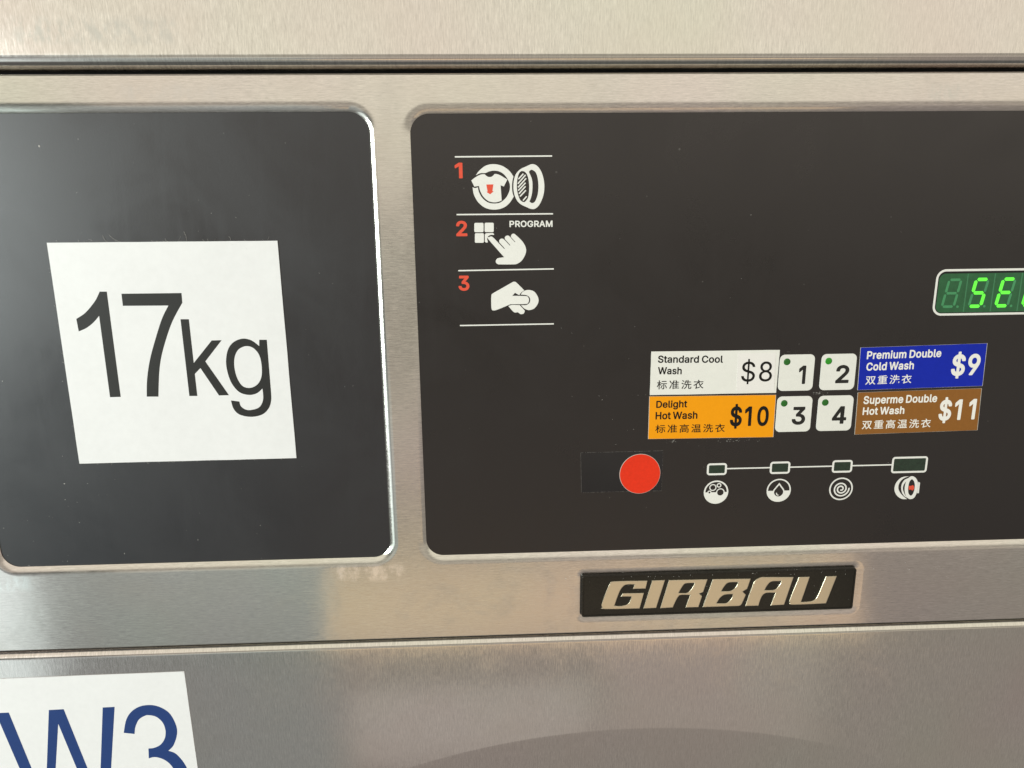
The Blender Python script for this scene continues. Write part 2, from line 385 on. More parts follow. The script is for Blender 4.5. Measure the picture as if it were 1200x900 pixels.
# ------------------------------------------------------------------ outlines (panel mm) and letter shapes
PATHS = {
 "one":[[[-166.91,-34.89,0],[-163.87,-34.94,0],[-164.11,-82.51,0],[-168.85,-82.55,0],[-168.61,-45.51,0],[-171.34,-48.31,1],[-174.76,-50.79,1],[-178.37,-52.32,0],[-178.61,-46.74,0],[-174.44,-44.16,1],[-170.16,-39.83,1],[-168.27,-37.24,1]]],
 "seven":[[[-157.71,-35.96,0],[-131.83,-36.01,0],[-131.94,-40.27,0],[-137.05,-48.22,1],[-140.77,-56.15,1],[-143.94,-64.49,1],[-145.81,-72.3,1],[-147.37,-82.72,0],[-152.55,-82.62,0],[-151.46,-74.82,1],[-149.09,-65.7,1],[-145.43,-56.07,1],[-141.58,-47.2,1],[-138.12,-41.44,0],[-157.79,-41.27,0]]],
 "k":[[[-133.57,-47.58,0],[-129.92,-47.64,0],[-129.94,-67.48,0],[-120.95,-57.34,0],[-116.56,-57.29,0],[-124.75,-66.84,0],[-115.82,-82.68,0],[-120.29,-82.72,0],[-127.25,-69.85,0],[-130.01,-72.5,0],[-129.99,-82.77,0],[-133.55,-82.7,0]]],
 "g":[[[-96.62,-57.45,0],[-96.8,-81.69,0],[-97.05,-85.44,1],[-98.45,-89.19,1],[-101.72,-92.15,1],[-106.92,-93.12,1],[-111.92,-91.93,1],[-114.35,-89.17,1],[-115.17,-85.2,0],[-111.46,-85.77,0],[-110.95,-87.98,1],[-109.0,-89.6,1],[-106.32,-89.84,1],[-102.92,-88.78,1],[-101.09,-86.3,1],[-100.48,-83.49,1],[-100.52,-79.87,0],[-103.23,-82.06,1],[-106.87,-82.74,1],[-110.93,-81.41,1],[-113.84,-77.62,1],[-115.31,-72.65,1],[-115.59,-67.13,1],[-114.23,-61.68,1],[-111.37,-58.23,1],[-107.13,-56.73,1],[-103.4,-57.64,1],[-100.22,-60.23,0],[-99.97,-57.39,0]],[[-106.27,-60.19,1],[-109.66,-61.76,1],[-111.65,-65.37,1],[-112.12,-70.26,1],[-111.23,-75.2,1],[-109.18,-78.64,1],[-105.97,-79.45,1],[-102.55,-77.84,1],[-100.44,-74.17,1],[-99.96,-68.64,1],[-100.73,-64.05,1],[-103.11,-60.97,1]]],
 "three":[[[-184.72,-256.83,0],[-179.48,-257.72,0],[-178.58,-253.76,1],[-176.37,-249.55,1],[-173.3,-247.5,1],[-171.01,-247.13,1],[-167.5,-248.27,1],[-164.81,-251.69,1],[-163.95,-256.38,1],[-164.89,-261.03,1],[-167.47,-264.61,1],[-170.8,-266.29,1],[-173.67,-266.57,0],[-174.22,-272.44,0],[-171.17,-271.76,1],[-167.34,-273.09,1],[-164.24,-275.96,1],[-162.43,-280.16,1],[-162.07,-287.08,1],[-163.72,-293.96,1],[-168.12,-299.36,1],[-173.03,-301.58,1],[-178.05,-299.93,1],[-180.48,-293.86,0],[-186.17,-294.63,0],[-184.65,-301.72,1],[-180.11,-307.25,1],[-173.95,-309.33,1],[-166.12,-307.23,1],[-159.6,-301.18,1],[-156.36,-292.91,1],[-155.58,-283.23,1],[-155.82,-279.09,1],[-157.74,-274.21,1],[-160.69,-269.99,1],[-163.93,-268.35,0],[-161.0,-265.24,1],[-158.62,-259.29,1],[-158.3,-253.96,1],[-160.35,-247.25,1],[-163.84,-243.48,1],[-168.64,-241.45,1],[-174.27,-241.74,1],[-179.09,-244.49,1],[-182.51,-249.29,1]]],
 "W":[[[-245.36,-242.85,0],[-238.99,-242.82,0],[-229.34,-296.39,0],[-219.43,-242.17,0],[-212.16,-241.98,0],[-201.95,-295.09,0],[-193.08,-241.79,0],[-187.22,-241.68,0],[-199.16,-307.37,0],[-204.77,-307.09,0],[-216.06,-250.18,0],[-227.14,-305.97,0],[-233.14,-305.67,0]]],
 "G":[[[78.93,-180.42,0],[78.16,-184.72,0],[71.82,-184.7,0],[72.54,-182.31,0],[69.04,-182.2,1],[67.08,-183.0,1],[65.18,-186.03,1],[62.81,-193.55,0],[65.94,-193.85,1],[69.33,-193.02,1],[70.69,-190.88,1],[71.2,-188.84,0],[65.93,-188.67,0],[66.9,-186.89,0],[77.39,-187.05,0],[75.5,-195.55,0],[58.02,-195.27,1],[56.75,-194.16,1],[56.54,-192.28,1],[58.93,-184.59,1],[60.28,-181.67,1],[62.5,-180.26,1]]],
 "I":[[[81.3,-180.37,0],[87.64,-180.39,0],[83.78,-195.52,0],[77.39,-195.62,0]]],
 "R":[[[89.62,-180.45,0],[108.88,-180.64,0],[107.07,-187.53,0],[105.17,-188.34,0],[106.62,-189.77,0],[105.09,-195.8,0],[98.55,-195.77,0],[100.63,-188.94,0],[95.95,-188.79,1],[94.57,-189.8,1],[93.52,-191.96,1],[92.13,-195.55,0],[85.84,-195.78,0]],[[102.49,-182.48,0],[98.22,-182.52,1],[96.58,-183.96,1],[94.76,-187.63,0],[98.75,-187.76,1],[100.68,-186.27,1],[101.88,-184.13,1]]],
 "B":[[[111.57,-180.61,0],[130.56,-181.0,0],[129.16,-186.49,0],[126.94,-187.97,0],[128.69,-189.74,0],[127.02,-194.46,1],[125.87,-195.69,1],[124.03,-195.85,0],[107.23,-195.88,0]],[[124.36,-182.71,0],[119.62,-182.78,1],[117.68,-184.49,1],[116.16,-187.4,0],[120.58,-187.39,1],[122.87,-185.99,1],[123.97,-184.1,1]],[[122.05,-189.22,0],[117.97,-189.38,1],[115.69,-191.09,1],[114.15,-194.02,0],[118.93,-194.04,1],[120.89,-192.61,1],[121.81,-190.92,1]]],
 "A":[[[152.11,-180.8,0],[148.52,-195.93,0],[141.66,-196.08,0],[143.69,-189.19,0],[139.44,-189.05,1],[137.45,-189.95,1],[136.26,-192.53,1],[135.48,-196.02,0],[128.76,-196.01,0],[131.38,-186.04,1],[132.7,-182.39,1],[135.42,-180.49,1],[138.81,-180.38,1]],[[146.14,-182.82,0],[141.37,-182.89,1],[139.44,-184.45,1],[137.96,-187.52,0],[142.74,-187.53,1],[144.67,-185.96,1],[145.76,-184.07,1]]],
 "U":[[[154.85,-180.89,0],[160.31,-180.91,0],[157.03,-194.72,0],[161.83,-194.5,1],[164.15,-193.46,1],[165.61,-190.51,1],[168.52,-180.95,0],[174.0,-180.98,0],[169.89,-195.9,0],[153.01,-196.08,1],[151.4,-194.9,1],[151.25,-193.03,1]]],
 "drum_ring":[[[-1.63,12.81,0],[-0.06,14.72,1],[2.73,16.76,1],[6.11,17.38,1],[9.77,16.65,1],[12.81,14.62,1],[14.63,12.18,0],[14.15,10.17,1],[13.98,8.09,1],[14.11,5.7,1],[14.71,3.75,0],[12.67,0.91,1],[9.86,-1.02,1],[6.12,-1.68,1],[2.42,-0.95,1],[-0.63,1.34,1],[-2.57,4.65,1],[-3.09,7.87,0],[-2.05,7.48,1],[-0.81,7.77,0],[-0.39,5.83,1],[0.95,3.42,1],[3.39,1.45,1],[6.16,0.91,1],[8.96,1.4,1],[11.46,3.48,1],[12.78,6.01,1],[13.11,8.1,1],[12.61,10.18,1],[10.95,12.71,1],[8.82,14.21,1],[6.37,14.67,1],[4.22,14.39,1],[2.52,13.73,1],[0.38,13.68,1]]],
 "shirt":[[[2.21,13.23,0],[3.27,12.33,1],[4.34,12.03,1],[5.57,12.37,1],[6.5,13.34,0],[8.49,12.94,1],[12.0,10.93,0],[10.43,8.06,0],[9.05,8.58,0],[9.43,2.14,0],[7.72,1.56,1],[5.86,1.43,1],[3.7,1.96,1],[1.57,3.72,1],[0.23,6.12,1],[-0.34,8.36,0],[-2.34,8.08,0],[-3.58,10.67,0],[-1.65,12.07,1],[0.52,13.09,1]]],
 "down_arrow":[[[2.84,8.93,0],[5.92,8.99,0],[5.47,6.19,0],[5.99,6.07,0],[4.43,4.8,0],[2.85,5.86,0],[3.34,6.03,0]]],
 "door_outline":[[[22.66,17.26,1],[24.81,16.59,1],[26.65,14.22,1],[27.73,10.95,1],[28.04,7.67,1],[27.58,4.08,1],[26.03,0.49,1],[24.16,-1.37,1],[22.29,-1.53,1],[20.11,-0.67,1],[17.63,0.56,1],[15.94,2.39,1],[14.88,5.09,1],[14.6,8.08,1],[14.93,11.05,1],[15.87,13.42,1],[17.73,15.23,1],[20.2,16.33,1]],[[18.34,14.43,1],[19.88,13.83,1],[20.94,11.9,1],[21.39,8.92,1],[21.38,5.94,1],[20.91,3.24,1],[19.81,1.75,1],[18.88,1.4,1],[17.49,2.37,1],[16.43,5.08,1],[16.08,8.07,1],[16.32,11.04,1],[17.1,13.55,1]],[[22.65,14.9,1],[24.19,13.94,1],[25.11,11.57,1],[25.47,7.99,1],[25.1,4.41,1],[24.01,1.71,1],[22.76,0.94,1],[21.52,1.58,0],[22.46,4.13,1],[22.87,7.42,1],[22.64,10.99,1],[21.35,13.96,0],[21.88,14.7,1]]],
 "hatching":[[[16.98,10.86,0],[19.15,13.15,0],[18.74,13.51,0],[16.57,11.22,0]],[[16.73,8.93,0],[20.08,12.62,0],[19.66,12.97,0],[16.31,9.29,0]],[[16.81,7.44,0],[20.32,11.19,0],[19.9,11.55,0],[16.39,7.8,0]],[[16.88,6.09,0],[20.06,9.34,0],[19.65,9.71,0],[16.48,6.46,0]],[[17.16,4.75,0],[20.05,7.86,0],[19.64,8.22,0],[16.74,5.11,0]],[[17.61,3.6,0],[20.19,6.21,0],[19.79,6.58,0],[17.2,3.97,0]],[[18.94,1.88,0],[20.53,3.67,0],[20.11,4.02,0],[18.52,2.24,0]]],
 "keypad_squares":[[[-2.17,-7.23,0],[0.87,-7.26,0],[1.22,-7.41,1],[1.36,-7.76,0],[1.31,-10.78,0],[1.15,-11.12,1],[0.8,-11.26,0],[-2.26,-11.23,0],[-2.6,-11.08,1],[-2.75,-10.73,0],[-2.68,-7.71,0],[-2.52,-7.37,1]],[[2.34,-7.22,0],[5.32,-7.25,0],[5.67,-7.4,1],[5.82,-7.74,0],[5.77,-10.79,0],[5.61,-11.13,1],[5.26,-11.28,0],[2.27,-11.24,0],[1.92,-11.09,1],[1.77,-10.75,0],[1.83,-7.7,0],[1.99,-7.36,1]],[[-2.02,-11.69,0],[0.95,-11.72,0],[1.29,-11.87,1],[1.44,-12.22,0],[1.38,-15.35,0],[1.22,-15.69,1],[0.87,-15.83,0],[-2.1,-15.8,0],[-2.45,-15.65,1],[-2.59,-15.3,0],[-2.53,-12.17,0],[-2.37,-11.83,1]],[[2.35,-11.74,0],[5.35,-11.65,0],[5.9,-12.14,1],[5.8,-12.57,0],[4.4,-12.46,1],[3.2,-13.16,1],[2.81,-14.2,1],[3.16,-15.68,0],[2.28,-15.79,0],[1.79,-15.35,0],[1.84,-12.22,0]]],
 "pressing_hand":[[[3.28,-14.2,1],[3.7,-13.44,1],[4.54,-13.14,1],[5.48,-13.61,1],[7.85,-16.04,0],[10.33,-18.66,0],[10.58,-18.45,0],[8.23,-15.86,0],[8.12,-15.02,1],[8.6,-14.32,1],[9.38,-14.12,1],[10.25,-14.52,1],[12.8,-17.21,0],[13.02,-17.02,0],[10.63,-14.34,0],[10.64,-13.51,1],[11.27,-12.94,1],[12.06,-12.85,1],[12.84,-13.39,1],[15.01,-15.75,0],[15.2,-15.57,0],[13.34,-13.54,0],[13.47,-12.56,1],[14.42,-12.02,1],[15.51,-12.65,1],[18.47,-15.6,1],[19.87,-18.4,1],[19.7,-20.88,1],[18.1,-23.67,1],[16.2,-25.05,1],[14.29,-25.43,1],[7.66,-25.35,0],[6.72,-24.77,1],[6.49,-23.68,1],[7.22,-22.75,1],[8.33,-22.46,1],[10.22,-22.23,0]]],
 "coin_hand":[[[4.3,-39.09,1],[5.03,-38.14,1],[8.79,-36.05,0],[13.59,-33.41,1],[14.54,-33.09,1],[15.73,-33.63,1],[19.05,-37.01,0],[17.76,-37.85,1],[16.79,-39.12,0],[14.88,-38.05,0],[13.63,-39.37,0],[19.52,-39.55,1],[20.72,-40.04,1],[21.19,-41.35,1],[20.71,-42.68,1],[19.5,-43.15,1],[12.78,-43.14,0],[7.23,-45.37,1],[5.3,-45.82,1],[4.35,-45.33,1],[4.15,-42.44,1]],[[11.81,-43.9,0],[13.49,-43.44,0],[16.95,-43.59,0],[19.24,-46.13,0],[18.76,-47.38,1],[17.4,-47.7,1],[16.11,-46.86,1],[14.81,-46.94,1],[13.71,-46.19,1]]],
 "coin":[[[17.46,-38.89,0],[18.57,-37.48,1],[20.97,-36.84,1],[23.6,-37.69,1],[25.28,-40.35,1],[25.28,-42.75,1],[23.59,-45.14,1],[21.17,-45.92,1],[19.01,-45.16,1],[17.53,-43.6,0],[19.74,-43.63,1],[21.19,-42.84,1],[21.72,-41.35,1],[21.2,-39.91,1],[19.76,-39.12,1]]],
 "spin_drum":[[[206.38,-130.19,0],[204.11,-130.19,1],[201.96,-131.1,1],[200.24,-133.42,1],[199.75,-136.07,1],[200.39,-138.46,1],[202.06,-140.58,1],[204.34,-141.84,1],[206.78,-141.96,0],[204.28,-140.05,1],[202.46,-137.92,1],[201.65,-135.82,1],[201.84,-133.75,1],[202.77,-132.01,1],[204.46,-130.72,1]],[[206.14,-131.0,0],[204.32,-131.9,1],[203.26,-133.79,1],[203.11,-136.15,1],[203.82,-138.55,1],[205.17,-140.37,1],[206.85,-141.37,0],[205.7,-140.08,1],[204.64,-138.27,1],[203.96,-136.17,1],[204.29,-134.11,1],[205.63,-132.23,0]],[[208.07,-130.08,1],[209.74,-131.01,1],[210.99,-133.1,1],[211.44,-136.07,1],[211.14,-139.04,1],[210.14,-141.39,1],[208.36,-142.03,1],[206.69,-141.15,1],[205.46,-139.18,1],[204.86,-136.49,1],[204.97,-133.83,1],[205.83,-131.5,1],[206.82,-130.34,1]],[[208.12,-131.7,1],[209.2,-132.91,1],[209.78,-134.84,1],[209.82,-137.51,1],[209.21,-139.58,1],[208.43,-140.21,1],[207.33,-139.38,1],[206.77,-137.73,1],[206.57,-135.35,1],[206.86,-133.0,1],[207.45,-131.98,1]],[[211.27,-133.05,0],[212.24,-133.58,0],[212.28,-139.01,0],[211.36,-138.98,0],[211.55,-136.08,0]]],
 "red_arrow":[[[206.73,-135.06,0],[207.82,-135.09,1],[208.92,-134.82,1],[209.65,-136.17,1],[208.96,-137.49,1],[208.05,-137.02,1],[206.98,-137.14,0]]]}
TEXT = {
 "Standard Cool":[80.64,-71.14,111.09,-71.69,3.15],
 "Wash":[80.85,-76.6,91.99,-76.81,3.17],
 "标准洗衣":[80.55,-84.02,102.57,-84.16,4.54],
 "$8":[120.05,-80.83,134.61,-81.0,9.27],
 "Delight":[80.64,-92.76,95.3,-92.77,3.18],
 "Hot Wash/o":[80.5,-98.38,100.42,-98.45,3.38],
 "标准高温洗衣":[80.64,-105.31,113.87,-105.57,4.37],
 "$10":[116.06,-102.2,134.56,-102.43,8.83],
 "Premium Double":[179.01,-71.19,214.47,-70.79,3.47],
 "Cold Wash":[179.3,-76.71,202.0,-76.38,3.5],
 "双重洗衣":[179.57,-83.75,201.63,-83.47,4.58],
 "$9":[220.2,-79.71,233.86,-79.5,9.36],
 "Superme Double":[179.65,-92.92,215.29,-92.65,3.57],
 "Hot Wash/b":[179.8,-98.31,200.01,-98.14,3.42],
 "双重高温洗衣":[180.14,-105.67,213.67,-105.5,4.66],
 "$11":[216.98,-101.64,234.88,-101.36,9.34],
 "b1":[147.33,-82.69,150.63,-82.76,8.87],
 "b2":[165.01,-82.63,171.4,-82.58,8.77],
 "b3":[145.74,-102.61,152.2,-102.69,8.87],
 "b4":[165.13,-102.56,172.09,-102.71,8.71],
 "PROGRAM":[12.72,-9.19,31.66,-9.29,2.74],
 "s1":[-10.61,11.61,-7.26,11.59,6.48],
 "s2":[-10.68,-12.89,-5.82,-12.81,6.63],
 "s3":[-10.28,-36.83,-5.43,-36.8,6.72]}
GLYPHS = {
 "r":{
 "$":[447,[[35,137,40,107,48,83,61,59,79,38,101,20,126,7,156,-4,198,-11,199,-13,199,-73,201,-77,246,-76,247,-73,247,-13,249,-11,261,-10,294,-3,324,8,351,23,372,41,388,62,402,86,409,113,411,140,410,161,404,182,399,197,387,214,362,239,345,251,312,267,249,286,247,290,247,449,247,452,249,454,279,446,300,435,315,421,329,401,334,377,336,375,402,375,404,377,404,380,401,404,393,428,378,452,362,470,342,486,318,500,291,510,261,517,248,518,247,521,247,581,246,585,243,586,201,586,199,584,199,581,199,518,165,511,138,501,111,486,90,470,72,449,60,428,51,398,49,371,53,341,65,311,84,287,111,266,144,250,195,233,199,230,199,56,198,54,186,56,168,62,150,70,136,80,126,89,116,104,111,119,107,137,105,140,39,140],[118,377,120,390,124,404,131,416,141,428,153,437,168,445,186,451,198,453,199,452,199,305,198,301,171,310,158,317,144,326,134,335,125,347,120,359],[247,56,247,215,249,217,294,202,321,186,330,177,337,167,341,155,343,140,341,122,335,107,327,95,315,81,300,71,285,63,267,57,252,54,249,54]]],
 "8":[453,[[49,135,51,108,59,84,72,60,89,40,110,22,134,9,161,-1,194,-8,227,-10,260,-8,287,-2,320,9,344,24,366,42,380,60,394,84,401,108,404,135,402,156,398,177,389,197,378,216,366,231,353,243,335,255,308,267,323,273,344,286,361,306,375,330,382,354,385,378,382,405,375,432,362,453,350,469,331,486,308,500,281,511,254,517,227,519,197,517,170,511,143,500,121,486,104,471,89,453,76,429,70,405,67,381,70,354,77,330,91,306,107,287,128,273,144,267,116,255,101,245,86,231,74,216,62,195,55,177,50,156],[118,138,120,156,125,171,132,186,143,201,170,220,185,226,206,231,227,232,248,231,266,226,284,219,308,201,320,186,327,171,332,156,334,138,332,123,328,108,321,93,311,81,299,72,281,62,266,57,248,53,227,52,206,53,185,57,167,63,143,80,131,93,124,108,120,123],[136,375,137,390,141,405,155,429,164,438,179,447,194,452,209,456,227,457,245,456,260,452,284,441,295,432,305,419,311,405,315,390,316,375,315,360,311,345,303,330,294,318,284,310,272,302,260,297,245,294,227,293,209,294,194,297,179,303,165,312,156,321,149,330,141,345,137,360]]],
 "标":[1000,[[5,75,20,50,22,48,26,49,43,76,60,110,68,130,68,-28,69,-30,72,-31,98,-31,99,-30,100,-28,100,142,100,144,128,102,129,102,132,104,147,126,146,129,100,188,100,192,144,192,146,194,146,195,146,219,145,222,142,223,100,224,100,294,99,296,98,297,70,297,68,296,68,223,16,223,15,222,14,220,14,195,15,193,18,192,60,192,60,190,47,152,28,110,6,77],[124,20,126,17,147,4,150,3,152,4,170,36,185,72,199,112,199,114,198,116,172,123,170,122,158,84,144,51,125,22],[145,183,145,159,145,158,147,156,219,156,220,154,220,6,219,4,216,3,177,3,176,3,174,0,182,-27,183,-29,184,-30,224,-28,237,-25,246,-18,251,-6,252,6,252,156,336,156,338,158,338,159,338,186,334,187,148,187,146,186],[160,267,160,243,160,242,162,240,315,240,318,241,319,243,319,268,318,270,316,271,164,271,161,270],[270,114,286,75,299,38,308,4,310,3,312,3,336,11,338,12,338,15,329,48,315,86,297,123,294,124,273,117,270,116]]],
 "准":[1000,[[14,2,15,-2,42,-15,44,-15,46,-14,64,24,81,64,97,105,97,106,96,108,72,122,69,121,50,76,31,36],[14,268,15,266,32,240,49,212,62,186,64,185,66,186,92,199,92,202,79,226,60,255,42,281,39,282,16,271],[71,152,72,150,91,130,94,130,124,168,125,166,125,-27,126,-30,128,-31,152,-31,154,-30,155,-28,155,-8,156,-6,333,-6,334,-6,337,-4,337,21,336,23,334,24,255,24,255,66,320,66,321,67,322,69,322,92,321,94,320,95,256,95,255,96,255,135,320,135,322,136,323,138,323,160,322,163,321,164,256,164,255,165,255,206,328,206,330,208,330,231,330,232,327,234,254,234,255,234,255,236,266,241,266,244,249,276,237,294,236,295,232,294,212,285,210,282,229,246,233,236,232,234,164,234,163,236,183,285,183,286,180,288,158,294,154,294,153,292,132,240,105,194,72,154],[155,26,155,64,156,66,222,66,223,64,223,26,222,24,156,24],[155,96,155,134,156,135,222,135,223,134,223,96,222,95,156,95],[155,165,155,204,156,206,223,206,223,165,222,164,156,164]]],
 "洗":[1000,[[10,178,11,176,35,162,56,149,74,134,76,134,77,135,94,158,93,160,74,174,53,188,29,200,26,199],[20,-8,22,-10,44,-26,47,-27,49,-26,102,90,102,92,101,93,82,109,78,109,77,107,58,66,39,27,21,-4],[27,272,29,269,50,257,71,242,88,226,90,226,92,228,109,249,108,252,107,253,71,280,47,293,44,292,28,274],[88,-8,89,-10,104,-29,107,-31,144,-11,170,14,185,45,194,81,198,120,198,121,200,121,236,121,237,120,237,12,241,-12,250,-22,252,-24,274,-27,310,-27,322,-25,332,-18,338,-4,342,14,344,42,342,45,320,56,317,56,315,54,313,20,310,6,305,3,276,3,272,4,270,6,269,14,269,120,270,121,336,121,338,122,339,124,339,150,336,152,240,152,239,153,239,207,240,208,323,208,324,209,325,212,325,236,324,238,240,239,239,240,239,294,239,296,236,297,210,297,207,296,207,240,206,239,172,239,171,240,182,285,180,287,179,287,152,292,150,291,139,244,124,207,106,175,105,172,107,170,130,156,132,156,144,174,153,190,160,207,161,208,206,208,207,207,207,153,206,152,107,152,106,152,104,150,104,124,106,121,164,121,165,120,162,88,155,57,141,32,120,11,90,-5]]],
 "衣":[1000,[[9,104,24,82,25,80,28,80,50,91,72,103,86,113,88,114,88,25,84,12,78,2,70,-4,69,-6,84,-29,85,-30,88,-29,102,-23,138,-10,220,17,222,19,222,22,216,44,214,46,212,46,121,18,120,19,120,139,142,158,160,178,174,194,175,193,186,146,205,98,232,55,269,14,318,-21,320,-22,323,-20,327,-12,341,2,341,6,300,34,269,61,246,91,247,92,271,113,298,138,324,164,324,168,301,184,298,185,276,161,252,138,232,119,230,119,220,145,210,176,203,208,205,209,330,209,331,210,332,212,332,238,331,240,328,240,202,240,199,241,203,242,204,244,204,246,198,262,189,280,180,296,178,299,176,299,151,291,148,289,149,286,164,252,168,241,166,240,20,240,19,239,18,236,18,212,19,210,20,209,140,209,142,208,110,174,64,137,10,108]]],
 "高":[1000,[[18,258,18,236,19,233,20,232,328,232,330,232,331,236,331,258,331,260,328,261,196,261,183,296,182,297,180,298,154,292,152,291,151,288,160,262,160,261,22,261,19,260],[31,124,31,-27,31,-28,32,-31,60,-31,61,-30,62,-28,62,99,64,100,288,100,288,99,288,-1,284,-3,248,-2,247,-3,246,-6,254,-27,258,-28,277,-28,292,-27,304,-25,314,-20,319,-12,320,0,320,124,319,128,34,128,32,128],[71,214,71,146,72,143,73,142,278,142,281,142,282,144,282,214,282,217,280,218,74,218,72,217],[95,81,95,-6,96,-9,97,-10,124,-10,126,-8,126,6,127,7,247,7,248,7,250,9,250,81,250,82,248,85,98,85,96,84],[103,168,103,192,104,193,247,193,249,192,249,168,247,167,104,167],[126,34,126,58,127,60,220,60,220,33,127,33]]],
 "温":[1000,[[10,176,12,173,36,161,77,135,78,135,81,136,95,159,94,162,75,174,53,186,28,198,26,198,24,196,11,178],[19,-6,21,-9,44,-25,47,-24,48,-22,88,51,108,90,108,92,107,93,87,110,84,110,82,108,62,68],[31,272,32,268,58,256,78,243,96,231,98,230,100,230,101,232,116,255,114,258,96,270,73,282,48,293,46,292],[87,6,87,-18,88,-20,90,-21,336,-21,340,-20,340,-18,340,8,336,9,317,9,316,10,316,116,315,117,312,118,118,118,116,116,116,114,116,9,90,9,88,8],[128,279,128,146,129,142,300,142,304,143,304,279,304,280,302,282,131,282,130,282],[147,10,147,88,174,89,175,88,174,9,148,9],[159,171,160,198,272,198,273,196,273,171,272,170,161,170],[159,226,160,253,272,253,273,252,273,226,272,225,160,225],[201,10,201,88,228,89,229,88,228,9,202,9],[257,9,257,88,284,89,285,87,285,10,284,9]]],
 "双":[1000,[[9,-7,10,-9,30,-30,31,-31,34,-30,64,-1,89,32,109,67,110,68,139,16,142,15,144,16,167,35,166,38,126,104,141,152,153,204,161,263,160,265,140,271,136,270,22,270,20,269,19,268,19,242,20,239,126,239,126,238,120,203,112,167,103,138,47,208,44,208,43,207,23,191,24,188,68,130,88,102,88,101,67,59,42,24,10,-5],[138,-6,155,-30,157,-31,158,-31,192,-10,220,15,242,41,262,15,286,-9,316,-31,318,-32,320,-31,339,-8,340,-6,339,-4,308,17,283,41,264,70,264,71,290,124,311,186,325,262,325,264,324,266,306,271,300,270,174,270,171,269,170,266,170,240,172,239,178,239,179,238,190,179,206,122,225,72,199,41,172,18,139,-2],[210,238,211,239,289,239,278,188,262,142,246,106,232,143,219,190]]],
 "重":[1000,[[15,5,15,-18,16,-19,18,-20,331,-20,334,-19,335,-18,335,5,334,7,332,8,190,8,190,32,310,32,313,34,313,56,313,58,310,59,190,59,190,77,296,77,300,78,300,188,299,191,296,192,190,192,190,206,192,207,333,208,334,210,334,232,333,234,331,235,192,235,190,236,190,256,192,257,298,269,300,270,300,274,285,294,282,295,214,286,132,280,48,276,45,275,44,272,49,252,50,250,52,250,156,254,157,254,158,252,158,236,157,235,20,235,18,234,17,232,17,210,18,208,19,207,157,207,158,206,158,194,157,192,56,192,54,191,53,188,54,78,56,77,157,77,158,76,158,60,157,59,43,59,41,58,41,56,41,34,44,32,157,32,158,30,158,10,157,8,18,8,16,7],[84,104,84,122,85,123,157,123,158,122,158,104,157,102,85,102],[84,149,84,166,85,167,157,167,158,166,158,149,157,147,85,147],[190,102,190,122,192,123,265,123,267,122,266,102],[190,148,190,167,266,167,267,166,266,147]]]},
 "m":{
 "l":[189,[[32,509,32,86,35,53,43,29,57,8,63,2,81,-10,108,-21,138,-23,165,-22,186,-17,192,-15,197,-10,201,-4,202,2,189,63,183,70,174,75,147,73,140,74,137,77,135,86,134,515,129,524,123,528,117,530,51,530,45,528,38,524,34,518]]],
 "s":[365,[[15,95,22,65,32,44,47,23,62,8,82,-6,103,-16,127,-23,154,-28,181,-29,211,-28,241,-22,271,-12,292,0,310,14,329,35,340,53,349,80,352,107,349,134,337,165,322,185,296,206,268,220,178,243,148,253,139,258,134,263,131,269,130,275,133,287,137,293,145,301,157,307,169,310,187,312,208,310,220,305,229,300,238,290,252,263,262,257,271,256,331,270,337,274,341,278,344,284,345,293,337,317,327,335,315,353,300,368,283,380,262,391,238,400,214,404,190,405,160,404,130,398,106,389,85,378,64,362,46,341,36,323,28,299,26,275,29,245,41,215,56,194,82,174,109,161,142,150,208,134,232,126,243,116,245,110,246,101,245,95,241,87,229,78,220,73,202,68,181,66,163,68,148,72,136,78,127,86,121,95,111,119,105,125,97,128,88,127,28,113,19,106]]],
 "W":[686,[[-5,508,135,-5,140,-15,146,-19,155,-21,230,-21,239,-19,248,-11,341,329,344,332,437,-11,446,-19,455,-21,530,-21,539,-19,545,-15,550,-5,690,502,690,514,686,523,680,527,671,530,602,530,593,527,585,520,583,514,494,167,491,164,400,514,398,520,392,526,386,529,380,530,305,530,296,527,288,520,286,514,194,163,191,169,102,514,100,520,92,527,83,530,14,530,8,528,0,523,-3,517]]],
 "i":[167,[[20,484,24,463,30,451,39,440,51,431,57,428,69,423,84,422,99,423,111,428,117,431,129,440,138,451,144,463,146,469,147,484,145,499,141,511,137,517,129,527,112,538,99,543,84,545,69,543,56,538,39,527,31,517,27,511,23,499],[32,379,33,-5,35,-11,39,-16,48,-20,117,-21,123,-19,129,-15,133,-8,135,-2,135,382,133,388,129,394,120,399,54,400,45,398,38,394,34,388]]],
 "H":[517,[[39,508,39,1,41,-8,44,-14,52,-19,58,-21,127,-21,137,-17,144,-8,146,1,146,208,148,211,370,211,371,208,371,1,373,-8,380,-17,391,-21,457,-21,463,-20,469,-17,476,-8,478,1,478,508,476,517,473,523,466,528,460,530,391,530,380,526,373,518,371,508,371,313,370,310,148,310,146,313,146,508,145,514,143,520,136,527,127,530,58,530,52,528,44,523,41,517]]],
 "o":[415,[[13,188,16,146,24,110,37,77,56,44,78,20,110,-4,137,-17,167,-25,206,-29,245,-26,278,-17,311,-1,338,20,362,49,378,77,390,107,400,146,402,188,400,227,390,269,378,299,362,327,338,356,311,377,278,394,245,403,206,405,170,403,134,392,104,376,78,356,56,332,37,299,24,266,16,227],[117,188,119,212,127,248,135,266,146,282,158,293,170,301,188,307,206,309,227,307,245,301,257,293,267,284,279,269,287,251,294,230,297,209,297,167,293,143,288,125,279,107,269,94,257,83,242,74,227,70,206,67,188,70,173,74,158,83,146,94,137,107,128,125,123,143,119,167]]],
